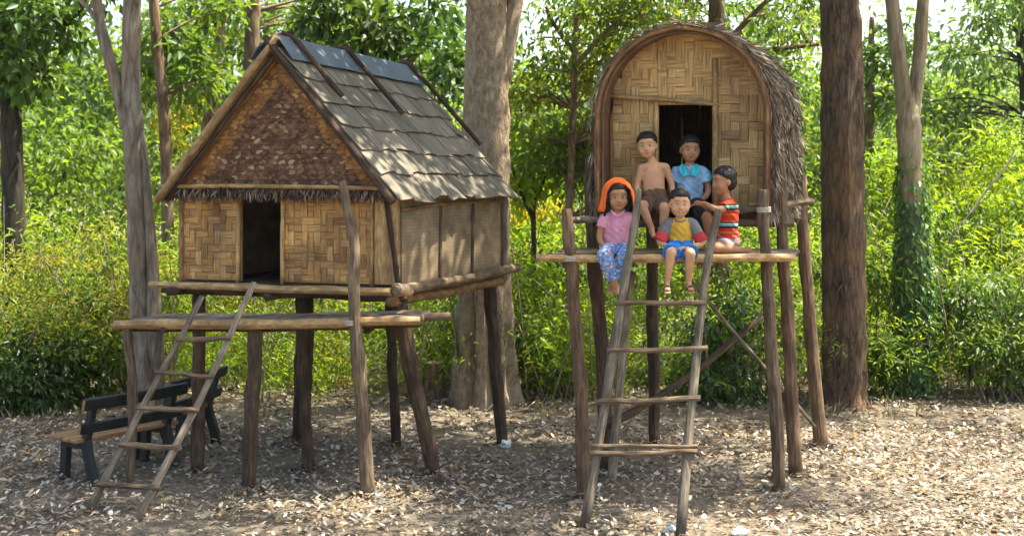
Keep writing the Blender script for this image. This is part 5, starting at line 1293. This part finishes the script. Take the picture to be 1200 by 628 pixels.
    V, Fc = limb([J['sh'][1] + V3(.012, .0, -.01), J['sh'][1].lerp(J['el'][1], .5) + V3(.014, 0, 0)], [.046, .050], rnd=False, n=5); mk('sleeve_panel', V, Fc, M['teal'], t, smooth=True)
    tr = shorts_shapes(J, 1.02, 1.0, r=(.108, .070, .058))
    for k in (0, 1): tr.append(limb([J['kn'][k], J['kn'][k].lerp(J['an'][k], .85)], [.056, .046], rnd=False, n=6)); tr.append(blob(J['kn'][k], (.056, .056, .056)))
    fuse('trousers', tr, M['dark_trouser'], t, smooth=3, disp=(60, .0025))
    # --- child in striped shirt, seen from the side, facing left
    Y3 = 12.42
    Q = lambda px, py, d=0.0, Yo=Y3: P(px, py, Yo + d / K)
    lf = Vector((-1, 0, 0))
    J = dict(neck=Q(851, 231), chest=Q(852, 250), belly=Q(852, 271), pelvis=Q(853, 285), front=Vector((1, .25, 0)).normalized(), sh=[Q(853, 240, .095), Q(856, 241, -.095)], el=[Q(832, 243, .08), Q(842, 246, -.15)], wr=[Q(822, 240, .03), Q(825, 238, -.10)],
             hd=[V3(-.9, -.2, .1), V3(-.9, .3, .12)], pn=[dn, dn], hip=[Q(849, 287, .06), Q(851, 288, -.06)], kn=[Q(828, 254, .04), Q(838, 291, -.22)], an=[Q(834, 290, .06), Q(877, 294, -.16)], toe=[V3(-1, -.1, -.1), V3(1, -.25, .02)])
    t, hp, R, soles = person('child in red striped shirt turned sideways, leg stretched along the deck', Q(852, 300), Q(847, 213), -1.25, .05, 0, .95, M['skin_dark'], J, headscale=1.0, hairlen=.0)
    fuse('shirt', shirt_body(J, 1.02, .6, 1.14) + [sleeve(J['sh'][k], J['sh'][k].lerp(J['el'][k], .6), .046, .050) for k in (0, 1)], M['stripe'], t, smooth=3, disp=(62, .0028))
    fuse('shorts', shorts_shapes(J, 1.0, .62, r=(.106, .068, .062)), M['faded'], t, smooth=3)
children()

# ================================================================== SMALL THINGS
def dry_grass():
    n = 1300; px = rng.uniform(-40, 1240, n); keep = .35 + .4 * np.sin(px * .021) + .3 * np.sin(px * .06 + 1); Yo = rng.uniform(15.6, 17.2, n)
    k = rng.uniform(0, 1, n) < keep; px = px[k]; Yo = Yo[k]; n = len(px)
    C = np.stack([(px - 600) * Yo * K / F, Yo * K, 0 * px], 1); D = rng.normal(0, .5, (n, 3)) * [1, 1, .2] + [0, 0, 1]; L = rng.uniform(.04, .14, n)
    foliage('dry_grass', C, D, rng.normal(0, 1, (n, 3)), L, L * .09, palette(n, [(0.42, 0.33, 0.17), (0.34, 0.27, 0.14), (0.25, 0.24, 0.08)]), M['litter'], None, curl=.35, kind='stuff')['label'] = 'straw coloured dry grass along the edge of the undergrowth'
dry_grass()
M['plastic'] = plain('white_plastic', (.72, .73, .74), .35, .2); M['plastic_blue'] = plain('pale_blue_plastic', (.42, .55, .66), .35, .2)
def scrap(px, py, w, h, label, mat):
    g = G(px, py); r = RP(w, g.y / K); rz = r * h
    t = Vector((g.x, g.y, rz * .5)); sh = [blob(t, (r, r * .7, rz), None, 10, 7), blob(t + Vector((r * .5, .005, rz * .3)), (r * .6, r * .5, rz * .8), None, 8, 6)]
    tmp = thing('tmp', (g.x, g.y, 0), 'x', 'x'); o = fuse('plastic_scrap', sh, mat, tmp, voxel=max(r * .16, .003), smooth=1, disp=(2.2 / r, r * .16))
    o.parent = None; o.location = (g.x, g.y, 0); bpy.data.objects.remove(tmp); tag(o, label, 'litter', 'plastic scraps on the ground')
scrap(593, 523, 13, .8, 'crumpled white plastic bag beside the back post of the gabled hut', M['plastic'])
scrap(868, 625, 22, .35, 'flat white plastic scrap at the bottom edge right of the ladder', M['plastic'])
scrap(787, 621, 18, .3, 'pale blue plastic scrap at the foot of the ladder rail', M['plastic_blue'])
scrap(442, 582, 8, .6, 'small white scrap at the foot of the tall crooked post', M['plastic'])

def haze():
    x0, x1, y0, y1, z0, z1 = -70, 70, -12, 62, -1.2, 15
    o = mk('haze', [(x0, y0, z0), (x1, y0, z0), (x1, y1, z0), (x0, y1, z0), (x0, y0, z1), (x1, y0, z1), (x1, y1, z1), (x0, y1, z1)], BOXF, None)
    m = bpy.data.materials.new('thin_haze'); m.use_nodes = True; n = m.node_tree.nodes; n.clear()
    out = n.new('ShaderNodeOutputMaterial'); v = n.new('ShaderNodeVolumePrincipled'); v.inputs['Color'].default_value = (.93, .96, 1, 1); v.inputs['Density'].default_value = HAZE; v.inputs['Anisotropy'].default_value = .3
    m.node_tree.links.new(v.outputs[0], out.inputs['Volume']); o.data.materials.append(m); o['kind'] = 'stuff'; o['label'] = 'thin bright haze between the trees'
HAZE = .0002
haze()

M['cord'] = plain('pale_cord', (.42, .38, .30), .8)
def lashing(parent, p, axis, r, turns=4):
    axis = Vector(axis).normalized(); a = axis.orthogonal().normalized(); b = axis.cross(a); n = turns * 10
    pts = [Vector(p) + (a * math.cos(i / 10 * 2 * math.pi) + b * math.sin(i / 10 * 2 * math.pi)) * r + axis * (.010 * (i / 10 - turns / 2)) for i in range(n + 1)]
    V, Fc, UV = tube(pts, [.0045] * 2, n=n, sides=5, wob=0); mk('lashing', V, Fc, M['cord'], parent, smooth=True, uvs=UV)
lashing(hutA, A(WU + .06, -.14, ZF - .01), EV.to_3d(), RP(15, 12.6))
lashing(hutA, P(412, 378, 12.12), (0, 0, 1), RP(16, 12.1))
lashing(hutB, P(669, 303, 12.02), (0, 0, 1), RP(18, 12)); lashing(hutB, P(897, 303, 12.2), (0, 0, 1), RP(18, 12)); lashing(hutB, P(895, 246, 12.2), (0, 0, 1), RP(16, 12.2))

def dead_stem():
    a = G(1082, 430); pts = [Vector((a.x, a.y, -.05)), P(1108, 300, a.y / K), P(1137, 250, a.y / K), P(1165, 212, a.y / K), P(1192, 176, a.y / K)]
    t = thing('dead_stem', (a.x, a.y, 0), 'bare pale dead stem leaning out in front of the domed bush', 'branch')
    pole('stem', pts, [.022, .018, .012], M['bamboo_pale'], t, n=16, jit=.012)
    pole('twig', [pts[2], pts[2] + Vector((-.05, 0, .16))], [.008, .004], M['bamboo_pale'], t, n=5, sides=6)
M['bamboo_pale'] = wood('pale_dead_wood', (0.30, 0.26, 0.19), (0.52, 0.47, 0.37))
dead_stem()

def brush_stems():
    parts = []
    for _ in range(170):
        Yo = random.uniform(16.8, 20.5); y = Yo * K; x = (random.uniform(-40, 1240) - 600) * y / F; h = random.uniform(.7, 2.2); dx = random.gauss(0, .35) * h; dy = random.gauss(0, .15) * h
        parts.append(tube([(x, y, -.03), (x + dx * .35, y + dy * .4, h * .55), (x + dx, y + dy, h)], [random.uniform(.006, .016), .003], n=6, sides=5, wob=.05))
    V, Fc, UV = merge(parts); o = mk('brush_stems', V, Fc, M['bark_tan'], None, smooth=True, uvs=UV); o['kind'] = 'stuff'; o['label'] = 'thin bare stems standing among the undergrowth'
brush_stems()
